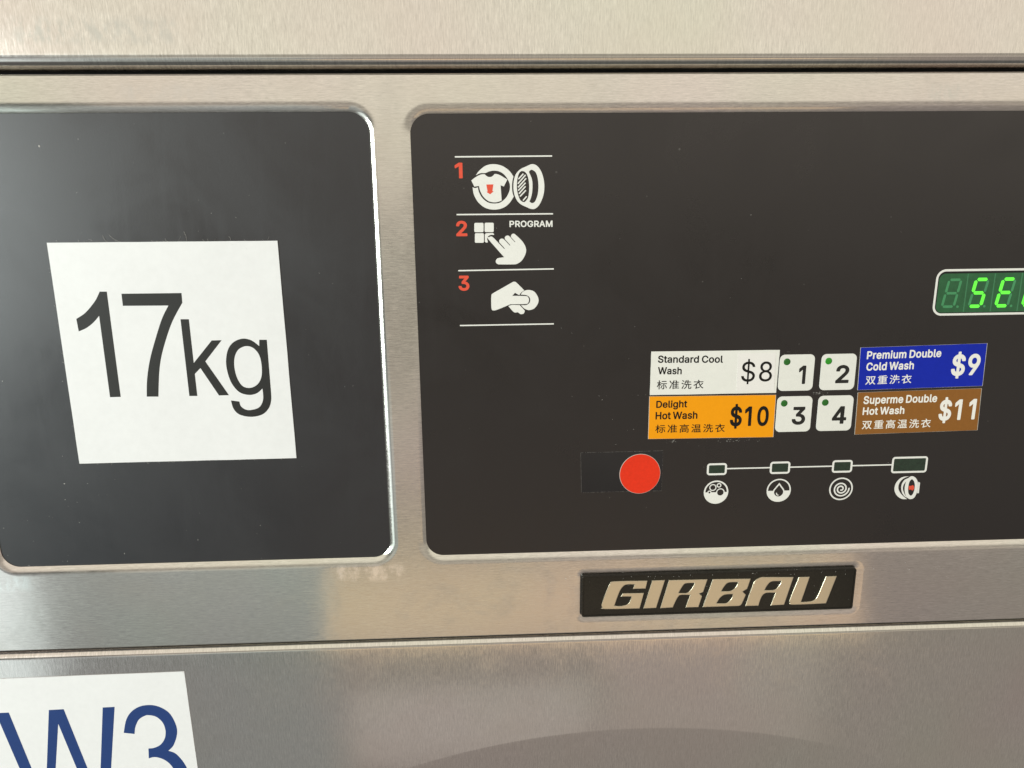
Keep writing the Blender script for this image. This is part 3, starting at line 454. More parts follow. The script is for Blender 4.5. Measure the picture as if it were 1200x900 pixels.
 "n":[410,[[32,379,32,1,34,-8,37,-14,45,-19,51,-21,114,-21,123,-19,132,-11,135,1,135,226,136,244,139,259,145,274,153,284,162,293,183,304,195,307,210,308,231,305,246,299,258,289,267,277,272,259,275,232,275,1,277,-8,284,-17,294,-21,357,-21,363,-20,369,-17,376,-8,378,1,378,238,376,271,370,304,361,328,343,355,327,372,306,387,282,397,252,404,225,405,195,402,165,392,141,380,135,375,129,391,123,397,117,399,51,400,45,398,38,394,34,388]]],
 "r":[259,[[32,379,33,-5,35,-11,39,-16,48,-20,117,-21,123,-19,129,-15,133,-8,135,-2,135,235,136,250,139,262,145,274,152,283,168,296,180,301,207,305,246,301,252,303,258,307,262,313,264,322,264,388,261,394,257,400,249,404,243,405,213,406,186,403,162,396,141,385,135,380,127,394,117,399,51,400,45,398,38,394,34,388]]],
 "t":[227,[[-15,378,-15,327,-14,321,-11,315,-5,309,1,307,43,306,44,303,44,93,47,60,59,30,76,7,81,3,103,-11,133,-21,166,-25,193,-24,223,-16,231,-9,233,-3,234,3,223,57,219,66,213,72,205,75,169,71,160,72,154,74,151,76,149,81,147,99,147,303,148,306,208,306,214,309,220,313,224,321,225,327,225,381,222,390,216,396,208,400,148,400,147,402,147,474,143,483,137,489,127,492,64,492,58,491,52,487,48,483,45,477,44,402,43,400,4,400,-2,398,-8,395,-12,390,-14,384]]],
 "C":[510,[[19,255,23,201,33,150,52,105,76,66,105,33,140,7,179,-13,221,-24,266,-28,296,-27,320,-23,347,-15,371,-6,395,7,434,37,453,60,466,81,479,105,487,129,494,156,493,165,491,171,485,177,479,180,410,181,401,180,395,176,390,171,384,150,377,135,365,117,354,105,333,90,320,84,296,77,269,74,242,77,218,83,194,95,176,109,158,129,145,153,133,183,127,216,124,252,127,291,133,324,144,354,158,378,176,399,197,415,218,426,242,432,269,435,296,432,320,425,332,420,345,411,362,395,371,384,379,369,384,357,389,339,393,333,398,330,407,327,476,327,485,331,492,339,494,351,487,378,478,405,466,429,452,450,436,468,416,487,392,504,368,516,320,532,266,537,218,532,179,521,140,502,104,474,74,440,51,402,34,360,23,309]]],
 "g":[425,[[13,192,15,150,22,117,36,81,53,54,74,29,101,10,134,-7,161,-14,197,-16,221,-15,242,-10,260,-3,275,4,290,15,290,-6,288,-27,281,-45,266,-60,251,-68,233,-74,206,-76,191,-75,173,-72,161,-68,152,-63,137,-51,113,-24,104,-20,92,-22,40,-51,32,-60,30,-66,31,-75,42,-96,68,-126,86,-140,103,-150,128,-160,152,-167,206,-172,242,-169,269,-165,297,-156,326,-141,350,-123,367,-102,381,-78,391,-42,393,-9,393,378,391,387,386,395,380,398,374,400,308,399,302,397,296,391,293,384,291,375,290,374,278,383,263,391,243,399,221,404,194,405,160,402,131,394,101,379,75,357,56,335,37,303,22,267,15,231],[117,192,119,216,123,237,136,270,146,284,156,294,173,303,188,307,206,309,224,307,239,302,251,295,263,285,272,273,281,255,287,237,290,216,290,168,287,147,280,129,272,114,263,102,253,93,239,86,224,82,206,80,185,82,170,86,158,93,147,102,135,117,128,132,123,147,119,168]]],
 "D":[502,[[39,508,39,1,40,-5,43,-12,52,-19,61,-21,220,-21,271,-18,319,-6,358,11,397,38,429,73,451,109,468,151,479,202,483,253,479,310,469,358,452,400,428,439,400,470,364,496,322,515,277,526,226,530,58,530,52,528,44,523,41,517],[146,82,146,430,148,431,220,431,253,428,283,421,307,411,330,394,346,376,360,352,370,322,376,289,378,256,376,220,370,187,359,157,346,135,328,114,307,99,283,89,250,81,214,78,148,78]]],
 "S":[447,[[17,136,22,103,30,79,48,46,66,25,90,6,120,-10,150,-21,186,-28,222,-30,267,-27,300,-20,333,-7,360,7,385,28,403,52,417,76,427,109,429,139,428,163,422,187,412,211,399,228,372,254,354,266,321,283,270,299,219,313,177,327,165,334,153,342,141,355,138,364,136,376,141,397,153,414,162,421,174,428,189,433,225,438,249,435,270,430,291,419,305,406,312,394,317,373,319,367,324,362,330,358,339,357,402,357,408,358,417,364,421,373,422,379,418,409,407,439,393,463,375,483,351,502,327,516,294,528,261,535,228,537,192,535,159,528,126,515,102,502,78,484,58,460,44,436,33,403,31,370,36,334,48,304,69,277,102,251,138,233,177,219,240,202,285,187,309,172,321,158,325,139,323,127,319,115,312,105,303,95,291,86,279,80,261,74,243,71,225,70,204,71,189,74,174,78,160,85,147,94,138,103,133,112,122,148,117,153,111,157,102,158,33,157,27,155,21,149,18,142]]],
 "e":[404,[[13,188,16,146,24,110,37,77,54,47,77,20,104,0,140,-17,173,-26,212,-29,239,-28,263,-24,290,-16,313,-4,331,8,350,24,365,43,376,62,385,86,386,95,383,101,380,106,374,110,305,126,296,123,290,119,277,95,265,83,254,76,236,69,225,68,212,67,194,69,176,73,161,80,149,89,140,98,129,116,122,134,120,146,122,148,371,148,377,149,383,152,390,161,392,170,391,230,385,263,376,290,365,316,350,338,334,356,317,371,293,385,272,394,251,400,227,404,206,405,167,402,134,392,107,379,77,356,54,329,35,296,24,263,15,227],[122,242,128,260,135,272,146,286,155,293,173,304,188,307,206,309,224,307,236,304,252,296,261,287,272,272,279,260,283,245,281,242]]],
 "d":[424,[[13,188,15,149,22,113,37,74,53,45,73,20,101,-2,128,-16,158,-26,194,-29,221,-28,242,-23,260,-15,275,-7,290,5,292,2,293,-6,296,-12,302,-18,308,-20,374,-21,380,-19,386,-16,392,-7,393,2,393,509,391,518,387,524,380,528,374,530,311,530,302,528,294,521,291,515,290,509,290,374,287,375,263,391,242,399,218,404,197,405,164,403,126,392,101,379,74,357,51,329,36,302,24,269,15,230],[117,188,119,215,123,236,128,254,135,269,146,284,158,294,173,303,185,307,206,309,224,307,239,302,251,295,263,284,272,271,281,254,286,236,291,191,289,164,286,143,279,122,272,107,263,93,251,82,236,74,221,70,206,68,185,70,170,75,158,83,148,92,137,107,128,127,122,146]]],
 "a":[389,[[9,109,11,82,18,58,32,31,46,13,64,-2,85,-14,106,-22,133,-28,157,-30,184,-28,205,-24,223,-18,253,-2,256,-2,258,-8,261,-14,268,-19,274,-21,337,-21,343,-20,349,-17,355,-11,358,-2,358,253,356,280,350,307,340,331,328,349,313,366,280,388,262,395,244,399,196,405,169,404,148,400,127,395,106,387,88,378,68,364,49,346,34,325,21,298,20,289,22,283,25,277,31,273,94,254,103,253,109,255,115,259,127,280,139,292,148,298,166,306,178,309,196,310,208,309,229,304,244,293,249,286,252,277,255,256,253,252,244,250,175,241,121,232,85,220,67,211,52,201,39,190,25,172,16,151,11,130],[113,106,114,115,118,124,125,130,142,139,178,147,205,151,253,159,255,157,253,127,250,115,244,103,238,94,229,85,205,71,190,68,169,66,148,68,139,71,128,76,119,85,114,94]]],
 "h":[410,[[32,508,32,1,33,-5,35,-11,42,-18,51,-21,114,-21,123,-19,132,-11,135,1,135,226,136,244,139,259,145,274,153,284,162,293,183,304,195,307,210,308,231,305,246,299,258,289,267,277,272,259,275,232,275,1,277,-8,284,-17,294,-21,357,-21,363,-20,369,-17,375,-11,378,-2,378,241,376,274,371,301,358,334,345,352,329,370,306,387,282,397,255,404,225,405,195,402,168,394,135,376,135,511,133,517,130,523,123,528,117,530,51,530,45,528,37,523,34,517]]]},
 "b":{
 "$":[447,[[15,138,20,102,31,72,46,46,64,24,91,3,121,-13,151,-23,178,-29,179,-30,179,-75,180,-81,187,-91,193,-95,199,-97,247,-97,253,-95,259,-91,265,-84,267,-78,267,-30,301,-22,328,-12,362,6,388,29,405,51,419,75,429,108,431,141,430,165,424,186,416,207,401,228,388,243,373,256,357,267,321,285,267,303,267,426,268,428,271,428,286,420,301,407,310,393,315,372,317,366,325,358,334,355,403,355,409,356,415,360,421,366,424,375,420,411,412,435,397,460,374,486,352,504,325,519,295,530,271,535,267,537,266,588,262,597,255,603,244,606,202,606,193,604,187,600,182,594,179,585,179,537,178,534,157,530,127,518,100,503,76,484,57,462,43,438,31,402,29,372,34,336,46,303,67,276,73,270,101,249,136,232,179,216,179,81,178,80,175,80,160,87,142,102,134,114,125,147,121,153,112,159,103,160,34,160,28,158,21,153,17,147],[138,375,142,395,148,405,156,414,163,419,178,427,179,426,179,330,178,329,166,335,147,351,142,357,140,363],[267,81,267,189,268,190,286,184,307,171,319,157,323,138,321,126,318,117,310,105,304,99,292,89,277,81,268,79]]],
 "W":[686,[[-7,509,132,-4,134,-10,138,-16,144,-20,153,-23,231,-23,240,-21,249,-13,253,-4,342,325,345,320,435,-11,442,-19,453,-23,531,-23,540,-21,547,-16,551,-10,553,-4,692,503,692,515,687,524,681,529,672,532,603,532,591,529,583,521,581,515,492,169,402,515,399,522,393,528,381,532,306,532,294,529,286,521,284,515,195,175,192,173,105,512,102,521,93,529,84,532,12,532,6,530,-1,524,-5,518]]],
 "0":[453,[[25,253,27,199,34,154,47,106,66,64,87,34,113,8,149,-14,188,-26,230,-30,269,-25,305,-14,338,7,368,36,389,67,405,103,419,151,426,202,428,253,426,307,418,361,406,403,388,442,363,478,337,502,302,524,266,535,227,539,185,534,149,523,116,502,91,478,63,439,47,403,35,358,27,307],[132,253,134,292,138,328,145,358,156,385,166,403,179,418,194,429,209,435,227,437,245,434,257,430,274,418,287,403,298,385,308,358,315,328,319,292,321,256,319,214,315,178,308,151,300,127,287,105,275,92,262,82,245,75,227,73,209,75,194,80,179,91,166,106,154,127,145,151,138,181,134,214]]],
 "G":[520,[[17,253,20,199,31,151,48,106,72,66,102,33,138,5,177,-15,219,-25,270,-30,312,-27,351,-17,390,0,420,20,450,49,471,79,486,112,497,154,501,199,501,259,498,268,492,274,486,278,477,279,282,279,273,277,266,271,262,265,260,259,260,199,262,190,269,181,276,177,282,176,387,176,390,175,385,154,375,133,365,118,350,103,336,93,315,83,294,78,270,76,243,79,218,85,198,95,177,112,160,130,146,154,135,184,129,217,126,253,129,292,135,325,146,355,160,379,176,397,198,414,219,424,240,430,267,433,294,431,321,422,330,417,352,400,360,391,369,379,380,358,388,337,393,332,399,328,408,326,477,326,488,331,495,340,497,346,496,355,490,379,482,403,469,427,456,448,438,468,417,487,396,503,372,515,348,526,321,532,294,537,264,539,216,534,177,523,140,505,102,476,72,442,50,406,32,361,20,307]]],
 "S":[447,[[15,137,20,104,29,77,47,44,66,23,88,5,118,-12,148,-23,187,-30,223,-32,265,-30,301,-22,332,-10,361,5,385,26,404,50,420,77,429,110,431,140,430,164,424,188,413,212,400,230,373,256,355,268,323,284,271,301,217,316,178,329,166,335,154,344,143,356,139,365,138,374,140,386,142,395,154,412,163,419,175,426,190,431,226,436,250,433,271,428,289,418,304,404,311,392,316,368,321,362,328,357,337,355,400,355,412,358,420,365,424,374,420,410,409,440,394,464,376,485,353,503,328,518,292,531,262,537,226,539,193,537,160,530,127,518,100,503,76,485,56,461,42,437,31,404,29,371,34,335,47,302,68,275,100,249,136,232,178,217,238,200,286,184,307,171,319,158,321,149,323,137,322,128,317,116,311,107,303,98,292,89,280,83,262,77,241,73,205,73,190,76,175,80,162,86,149,95,140,104,134,113,124,149,118,155,112,159,103,160,34,160,28,158,21,152,17,146]]],
 "i":[167,[[18,482,21,467,27,452,40,437,52,428,64,423,85,420,100,422,112,426,118,429,130,439,139,449,145,461,147,467,149,482,147,500,143,512,139,518,130,528,112,540,100,544,85,547,67,544,55,540,37,527,29,518,25,512,21,500],[30,377,30,-4,32,-10,36,-16,43,-21,49,-23,118,-23,124,-21,131,-16,135,-10,137,-1,137,383,135,389,130,396,124,400,118,402,52,402,43,400,36,395,31,386]]],
 "a":[389,[[7,107,9,80,16,56,29,32,41,16,65,-5,85,-16,107,-25,134,-30,158,-32,185,-30,203,-27,224,-20,254,-4,256,-10,260,-16,266,-20,272,-22,338,-23,350,-19,358,-10,360,-1,360,254,358,281,352,308,342,332,330,350,314,368,281,390,263,397,245,401,194,407,170,406,152,403,125,397,104,389,86,379,66,365,47,346,32,326,19,299,18,293,19,284,23,277,29,271,95,252,104,251,110,253,116,257,128,278,140,290,149,296,167,304,179,307,206,307,221,305,228,302,242,292,250,278,253,257,251,254,242,252,176,243,119,233,83,221,65,212,50,202,38,191,23,172,14,152,9,131],[115,104,116,113,119,122,125,128,142,137,179,145,206,149,251,157,253,155,252,128,248,116,243,104,236,95,227,86,203,73,188,70,170,68,149,70,140,73,131,77,122,84,117,92]]],
 "p":[424,[[30,378,30,-147,32,-153,36,-159,43,-164,49,-166,118,-166,124,-164,130,-160,135,-153,137,-147,137,-6,139,-2,163,-17,184,-25,205,-30,229,-31,265,-28,297,-18,325,-4,352,17,373,43,391,75,403,111,410,144,413,189,411,231,403,267,392,300,373,333,352,357,328,378,295,396,262,405,229,407,205,406,181,401,163,395,136,376,134,387,130,393,124,399,118,401,52,402,43,400,37,396,31,387],[136,189,137,213,140,234,147,255,154,270,163,282,175,293,187,301,202,305,220,307,241,305,253,301,268,291,278,282,287,270,295,252,300,234,304,213,304,168,301,147,295,126,286,108,274,93,265,84,253,77,235,71,220,70,202,72,187,77,175,84,165,93,154,108,147,123,141,141,137,165]]],
 "H":[517,[[37,509,37,-1,39,-10,43,-16,50,-21,59,-23,125,-23,137,-20,141,-16,146,-10,148,-1,148,206,149,209,368,209,369,206,369,-1,371,-10,376,-16,380,-20,392,-23,458,-23,467,-21,473,-17,479,-7,480,2,480,509,478,518,474,524,467,530,458,532,392,532,380,529,375,524,371,518,369,509,369,314,365,312,149,312,148,314,148,509,145,521,137,529,128,532,56,532,50,530,43,524,39,518]]],
 "1":[453,[[63,425,64,353,66,347,70,341,76,337,82,335,91,336,97,338,187,403,189,401,189,-4,191,-10,196,-17,202,-21,208,-23,277,-23,286,-21,295,-13,299,-1,299,509,297,518,290,527,280,532,199,532,190,531,70,444,64,434]]],
 "o":[415,[[11,186,14,147,22,111,34,78,53,45,78,18,105,-4,138,-19,171,-28,204,-31,243,-28,279,-19,312,-3,339,18,363,47,381,78,393,108,401,144,404,186,402,228,393,267,378,304,363,330,342,354,313,378,279,396,246,404,207,407,171,405,135,395,105,380,78,358,54,332,35,300,22,267,14,228],[119,186,121,210,124,231,131,252,138,267,149,282,159,292,174,300,189,305,207,307,225,305,243,300,255,292,267,281,278,267,286,249,291,231,295,207,295,165,291,144,286,126,277,108,268,96,258,86,243,76,225,71,207,69,189,72,174,76,159,84,147,96,138,109,129,126,124,147]]],
 "R":[449,[[37,509,37,-1,41,-13,50,-21,59,-23,128,-23,134,-21,141,-16,146,-10,148,-1,148,173,152,175,230,175,234,173,332,-10,338,-17,344,-21,353,-23,428,-23,437,-21,443,-17,449,-10,451,-4,451,2,449,9,347,197,349,200,371,215,391,233,396,239,410,260,422,287,430,320,432,356,430,383,423,413,411,443,393,470,370,491,344,509,311,522,275,529,236,532,59,532,50,530,44,525,39,518],[148,281,148,428,149,429,254,428,287,419,299,412,307,404,314,393,321,368,321,338,318,323,314,311,307,302,299,295,287,287,275,283,254,279,149,278]]],
 "b":[424,[[30,507,30,0,33,-12,40,-19,49,-23,115,-23,124,-20,129,-15,133,-9,136,0,160,-16,181,-25,205,-30,229,-31,265,-28,297,-18,325,-4,352,17,375,45,391,75,403,111,411,150,413,189,411,228,403,267,389,306,373,333,349,360,325,381,292,396,262,405,229,407,205,406,181,401,163,395,139,378,137,381,137,510,133,522,124,530,115,532,49,532,40,528,34,522,31,516],[136,189,137,213,140,234,147,255,154,270,163,282,175,293,187,301,202,305,220,307,241,305,253,301,268,291,278,282,287,270,295,252,300,234,304,213,304,168,301,147,295,126,286,108,274,93,265,84,253,77,235,71,220,70,202,72,187,77,175,84,165,93,154,108,147,123,141,141,137,165]]],
 "s":[365,[[13,93,20,63,30,42,46,21,62,6,83,-9,104,-19,128,-25,155,-30,182,-31,212,-30,242,-24,272,-14,293,-2,314,14,330,33,343,54,352,81,354,108,351,135,340,165,323,186,298,207,269,222,179,245,148,255,136,264,133,270,132,276,134,285,138,291,146,299,155,304,170,308,188,310,206,308,218,304,227,299,237,288,251,262,257,257,263,255,272,254,332,268,339,273,344,279,346,285,347,294,339,318,316,354,299,371,284,382,263,393,239,401,212,406,188,407,158,406,131,400,107,392,86,381,65,365,44,342,34,324,27,300,24,273,27,246,36,219,40,213,55,192,80,172,110,158,140,149,206,133,224,127,233,123,239,118,243,111,244,102,243,96,239,88,230,81,218,74,200,70,182,68,164,70,149,74,137,79,129,87,123,96,115,117,111,123,101,129,92,130,26,115,20,111,16,105]]],
 "O":[533,[[17,253,21,199,31,151,49,106,75,64,105,31,135,8,174,-13,222,-26,267,-30,312,-26,360,-13,399,8,429,31,459,64,485,106,502,151,513,199,516,253,513,307,502,358,485,403,459,445,432,475,393,505,357,522,315,534,267,539,219,534,177,522,141,505,102,475,75,445,49,403,31,358,21,307],[126,253,129,292,135,325,146,355,161,379,177,398,195,412,219,424,243,430,267,433,291,430,315,425,336,414,354,400,373,379,387,355,398,325,405,292,407,253,405,217,398,184,387,154,373,130,354,109,336,95,316,85,291,78,267,76,240,78,219,84,198,95,177,111,161,130,146,154,136,181,129,217]]],
 "u":[410,[[30,378,31,108,38,75,47,51,65,24,82,6,103,-9,127,-20,154,-26,181,-28,214,-25,244,-16,268,-3,274,1,277,-9,281,-15,286,-20,295,-23,358,-23,364,-22,371,-18,378,-9,380,0,380,378,379,387,375,393,368,399,361,402,295,402,283,398,276,390,273,378,273,156,272,135,268,120,263,108,249,90,238,82,226,77,214,74,202,73,181,75,166,81,163,83,154,91,145,104,139,123,137,147,137,378,134,390,127,398,118,402,49,402,42,399,35,393,31,387]]],
 "D":[502,[[37,509,37,-1,41,-13,50,-21,59,-23,218,-23,272,-20,320,-8,359,9,398,36,428,68,455,112,472,155,481,203,485,251,481,308,471,356,454,401,430,440,401,471,365,498,323,517,278,527,224,532,59,532,50,530,44,525,39,518],[148,83,148,428,149,429,221,429,254,426,284,419,310,407,329,392,344,376,357,353,368,323,374,290,376,254,374,221,368,188,358,158,344,135,327,116,306,101,281,90,251,83,215,80,149,80]]],
 "h":[410,[[30,509,30,-1,34,-13,40,-19,49,-23,115,-23,127,-19,135,-10,137,-1,137,227,138,245,141,257,146,272,154,282,163,291,184,302,196,305,208,306,229,304,247,296,256,288,265,276,271,257,273,233,273,-1,275,-10,283,-19,295,-23,358,-23,370,-19,378,-10,380,-1,380,242,378,275,373,302,359,335,346,354,330,371,307,389,283,399,256,406,226,407,196,405,166,395,139,381,137,383,137,386,137,509,135,518,131,524,124,530,115,532,49,532,43,530,36,524,32,518]]],
 "e":[404,[[11,186,14,147,22,108,35,75,53,45,77,18,102,-1,138,-19,174,-28,213,-31,240,-30,264,-26,291,-18,313,-6,331,6,352,24,367,42,378,60,387,84,388,93,387,99,381,108,375,112,312,127,303,128,294,125,289,120,275,96,263,84,253,78,237,72,225,70,213,69,195,71,177,75,162,82,151,90,141,100,130,117,125,132,122,144,126,146,372,146,384,150,392,159,394,168,393,231,387,264,378,291,368,315,351,339,336,357,318,372,294,387,273,396,252,402,228,406,207,407,165,404,132,394,105,380,76,357,52,330,33,297,22,264,13,228],[125,246,130,261,138,273,148,285,159,294,174,302,186,305,204,307,222,305,237,302,251,294,260,285,269,273,276,261,281,246,279,244,276,244,129,244,126,244]]],
 "d":[424,[[11,189,13,147,20,114,34,75,50,45,70,21,99,-4,129,-19,159,-28,195,-31,219,-30,243,-25,264,-16,279,-7,288,0,296,-15,303,-21,309,-23,375,-23,381,-21,387,-17,393,-9,395,0,395,510,393,519,388,525,381,530,375,532,309,532,300,529,292,522,288,510,288,378,264,393,240,402,222,406,198,407,162,405,126,394,99,380,75,360,49,330,34,303,22,270,13,231],[119,189,121,213,124,234,131,255,138,270,147,282,159,293,171,300,186,305,204,307,222,305,237,301,249,294,261,283,270,270,278,255,284,234,287,213,289,189,287,165,284,144,277,123,269,105,260,93,249,83,237,76,222,72,207,70,186,72,171,77,159,84,150,93,138,108,130,126,124,147]]],
 "9":[453,[[41,353,43,317,50,287,63,257,82,230,101,212,123,196,152,182,183,175,216,172,219,170,110,11,107,2,109,-10,117,-19,129,-23,201,-23,210,-21,219,-13,334,155,359,194,378,227,394,260,405,293,410,320,412,347,409,383,400,419,388,446,369,473,348,495,321,514,294,527,261,535,225,539,192,536,159,527,132,514,105,496,83,473,66,449,51,419,43,386],[148,353,153,383,158,395,165,407,174,416,186,426,201,433,213,436,240,436,255,432,267,426,276,419,287,407,300,383,302,371,304,350,303,332,300,320,293,305,286,293,276,283,267,277,255,271,228,266,213,267,198,272,186,277,174,287,165,296,159,305,153,320,150,335]]],
 "A":[480,[[-7,-1,-5,-10,-1,-16,6,-21,12,-23,87,-23,93,-22,99,-18,104,-13,107,-7,150,116,153,119,327,119,329,116,373,-7,376,-13,381,-18,387,-22,393,-23,465,-23,476,-19,483,-11,486,-1,485,8,298,515,294,523,288,529,276,532,198,532,189,529,181,521,-6,8],[188,224,213,296,237,371,240,372,265,296,290,224,288,222,192,222]]],
 "2":[453,[[41,47,41,-1,42,-7,48,-17,54,-21,60,-23,390,-23,399,-21,408,-13,412,-1,412,59,408,70,399,78,390,80,204,80,284,164,354,245,383,287,393,311,399,329,403,350,404,374,402,401,394,431,380,458,363,480,342,500,318,517,285,530,258,536,228,539,192,536,162,529,132,516,107,500,85,479,66,453,53,425,45,392,43,362,44,356,49,347,57,341,66,339,126,339,138,342,144,347,148,353,154,389,159,401,167,413,174,420,183,427,195,432,210,435,225,437,252,433,273,423,288,407,293,398,296,386,297,371,294,347,289,335,276,313,264,296,47,62,43,56]]],
 "3":[453,[[21,133,26,97,36,70,52,43,73,21,97,2,124,-11,151,-21,184,-28,214,-30,256,-27,288,-20,319,-9,346,8,370,28,388,52,403,79,413,112,416,145,414,175,405,205,388,238,370,260,347,280,316,298,286,308,272,310,272,313,393,451,395,460,395,511,392,520,388,526,382,530,373,532,70,532,61,530,52,523,48,517,47,511,47,451,51,439,55,435,61,431,70,429,235,429,239,427,137,310,134,301,134,244,136,238,141,232,151,226,199,225,226,223,247,219,262,214,277,205,289,195,296,184,301,172,305,157,305,130,302,118,296,106,288,97,277,88,265,82,250,77,235,74,220,73,202,74,187,77,164,85,154,92,145,101,139,110,134,121,131,139,128,145,122,151,115,154,40,155,34,153,27,148,23,142]]],
 "l":[189,[[30,507,30,84,33,51,41,27,56,6,61,1,82,-13,106,-22,136,-25,166,-24,187,-19,193,-17,199,-11,202,-6,204,3,191,63,184,72,175,76,142,75,139,78,137,87,137,507,136,516,130,526,124,530,118,532,52,532,43,530,36,525,31,516]]],
 "M":[628,[[37,509,37,-1,39,-10,44,-17,50,-21,59,-23,125,-23,131,-21,137,-17,144,-7,145,2,145,284,146,290,265,-10,269,-16,275,-20,287,-23,344,-23,353,-20,361,-13,479,287,481,281,481,2,482,-7,485,-13,491,-19,503,-23,569,-23,578,-21,585,-16,589,-10,591,-1,591,509,589,518,584,525,578,530,569,532,476,532,467,530,458,523,454,515,331,197,317,155,314,151,298,197,174,515,170,523,164,529,155,532,59,532,50,530,44,525,39,518]]],
 "P":[445,[[37,509,37,-4,39,-10,43,-16,50,-21,56,-23,128,-23,134,-21,141,-16,146,-10,148,-4,148,161,149,162,236,163,278,166,314,174,344,187,371,206,392,228,408,251,422,284,430,317,432,347,430,380,422,410,411,440,392,467,371,488,347,505,311,521,275,529,236,532,59,532,50,530,44,525,39,518],[148,266,148,428,149,429,254,428,272,424,285,419,296,411,305,402,312,392,320,365,320,332,317,317,313,305,306,293,297,284,287,277,272,270,254,267,230,265,149,265]]],
 "4":[453,[[7,152,7,101,11,92,20,84,29,82,236,82,239,80,239,-1,241,-10,245,-16,254,-22,263,-23,326,-23,335,-21,342,-16,346,-10,348,-1,348,80,350,82,398,82,404,84,411,89,416,95,418,104,418,158,417,167,414,173,410,177,404,181,395,183,350,183,348,185,348,509,346,518,341,525,335,530,326,532,239,532,230,530,223,524,10,164],[141,185,236,346,239,347,239,350,239,185,236,183,146,183,143,183]]],
 "r":[259,[[30,377,30,-4,32,-10,36,-16,43,-21,49,-23,118,-23,124,-21,131,-16,135,-10,137,-1,137,236,138,251,140,260,146,272,153,281,169,294,178,298,208,303,244,299,253,301,259,305,263,311,266,320,265,389,263,395,258,401,253,405,244,407,211,408,187,406,163,399,136,384,128,395,118,401,52,402,43,400,36,395,31,386]]],
 "t":[227,[[-17,379,-17,325,-16,319,-12,313,-5,307,2,304,41,304,42,301,42,91,46,58,58,28,74,7,80,1,104,-14,131,-23,167,-27,194,-26,224,-18,230,-14,234,-8,236,4,225,58,221,67,215,73,206,77,170,73,155,76,152,78,151,82,149,100,149,304,206,304,215,307,221,312,226,319,227,325,227,379,224,391,218,397,209,401,152,402,149,403,149,475,145,484,139,490,128,494,65,494,59,493,52,490,46,484,43,478,42,472,42,403,41,402,5,402,-3,400,-8,397,-14,391]]],
 "m":[610,[[30,377,30,-1,32,-10,40,-19,52,-23,115,-23,127,-19,135,-10,137,-1,138,254,141,266,146,278,159,293,178,304,199,307,214,305,229,300,238,293,244,286,249,275,251,257,251,-1,253,-10,259,-17,265,-21,271,-23,337,-23,348,-19,356,-10,358,-1,358,245,359,260,367,281,379,295,394,304,418,307,436,305,446,302,457,296,464,287,471,272,473,251,473,-1,475,-10,480,-16,484,-20,496,-23,559,-23,568,-20,576,-13,579,-7,580,2,580,254,578,287,572,314,562,338,547,360,527,380,505,394,484,402,466,407,439,409,415,408,391,403,370,395,352,386,337,375,319,359,304,377,279,395,250,405,220,409,199,408,180,404,160,396,136,381,133,389,128,395,118,401,49,402,40,398,34,392,31,386]]],
 "C":[510,[[17,253,21,199,32,148,49,106,72,67,105,31,138,5,177,-14,183,-16,222,-26,264,-30,294,-29,321,-25,348,-17,375,-7,396,5,417,21,438,39,456,61,468,79,480,103,489,128,495,154,496,163,494,169,487,178,477,183,408,183,399,181,393,177,388,172,382,151,377,139,369,126,354,108,330,91,321,86,297,79,267,76,240,79,219,84,198,95,177,111,160,130,146,154,135,184,129,217,126,256,129,292,135,325,146,355,161,379,177,397,196,412,219,424,240,430,267,433,294,431,309,427,330,418,344,409,360,394,369,383,382,358,388,337,393,331,399,327,408,325,474,325,480,326,488,331,493,337,495,343,496,352,489,379,480,406,468,430,456,448,435,473,417,488,396,504,369,518,321,534,267,539,219,534,177,522,138,504,102,475,73,442,49,403,31,358,21,307]]]}}

# ------------------------------------------------------------------ the machine
machine = empty('washing_machine', (59 * MM, 0.0, 0.0),
    'brushed stainless steel coin laundry washing machine with black control panels filling the whole photo', 'washing machine')

# cabinet behind the front panels, down to the floor
def box(u0, u1, v0, v1, w0, w1):
    vs = [W(u, v, w) for u in (u0, u1) for v in (v0, v1) for w in (w0, w1)]
    return vs, [(0, 1, 3, 2), (4, 6, 7, 5), (0, 4, 5, 1), (2, 3, 7, 6), (0, 2, 6, 4), (1, 5, 7, 3)]
mesh_obj('cabinet', *box(UL + 2, UR - 2, -1350, 260, -760, -14), MAT['dark'], machine)

# upper panel: flat sheet, its lower edge rolled back into the seam
R = 6.4
prof = [(262, 0.6), (61.6 , 0.6)]
for i in range(1, 11):
    t = math.radians(90 * i / 10)
    prof.append((61.6 - R * math.sin(t), 0.6 - R * (1 - math.cos(t))))
prof.append((55.2, -13))
o = mesh_obj('upper_panel', *extruded_profile(prof, UL, UR), MAT['steel_v'], machine); shade(o, 50); flat_normals(o)

# control fascia with two pressed openings and a pressed seat for the badge
def rim_rings(u0, v0, u1, v1, r, prof):
    return [[(q[0], q[1], w) for q in rrect(u0 - d, v0 - d, u1 + d, v1 + d, r + d, 10)] for d, w in prof]
OPEN = [(-229.5, -164.9, -46.4, 38.9, 8.2), (-29.0, -164.9, 331.0, 38.0, 8.2)]
RIM = [(4.6 * (1 - i / 14), -1.3 * (i / 14) ** 2.1) for i in range(15)] + [(-0.03, -1.5), (-0.05, -1.8)]
BADGE = (46.6, -199.6, 184.0, -177.2, 1.2)
BRIM = [(4.2 * (1 - i / 12), -0.62 * (i / 12) ** 1.9) for i in range(13)] + [(-1.0, -0.7)]
TOPV, BOTV = 52.6, -208.3
holes = [rrect(u0 - 4.6, v0 - 4.6, u1 + 4.6, v1 + 4.6, r + 4.6, 10) for u0, v0, u1, v1, r in OPEN]
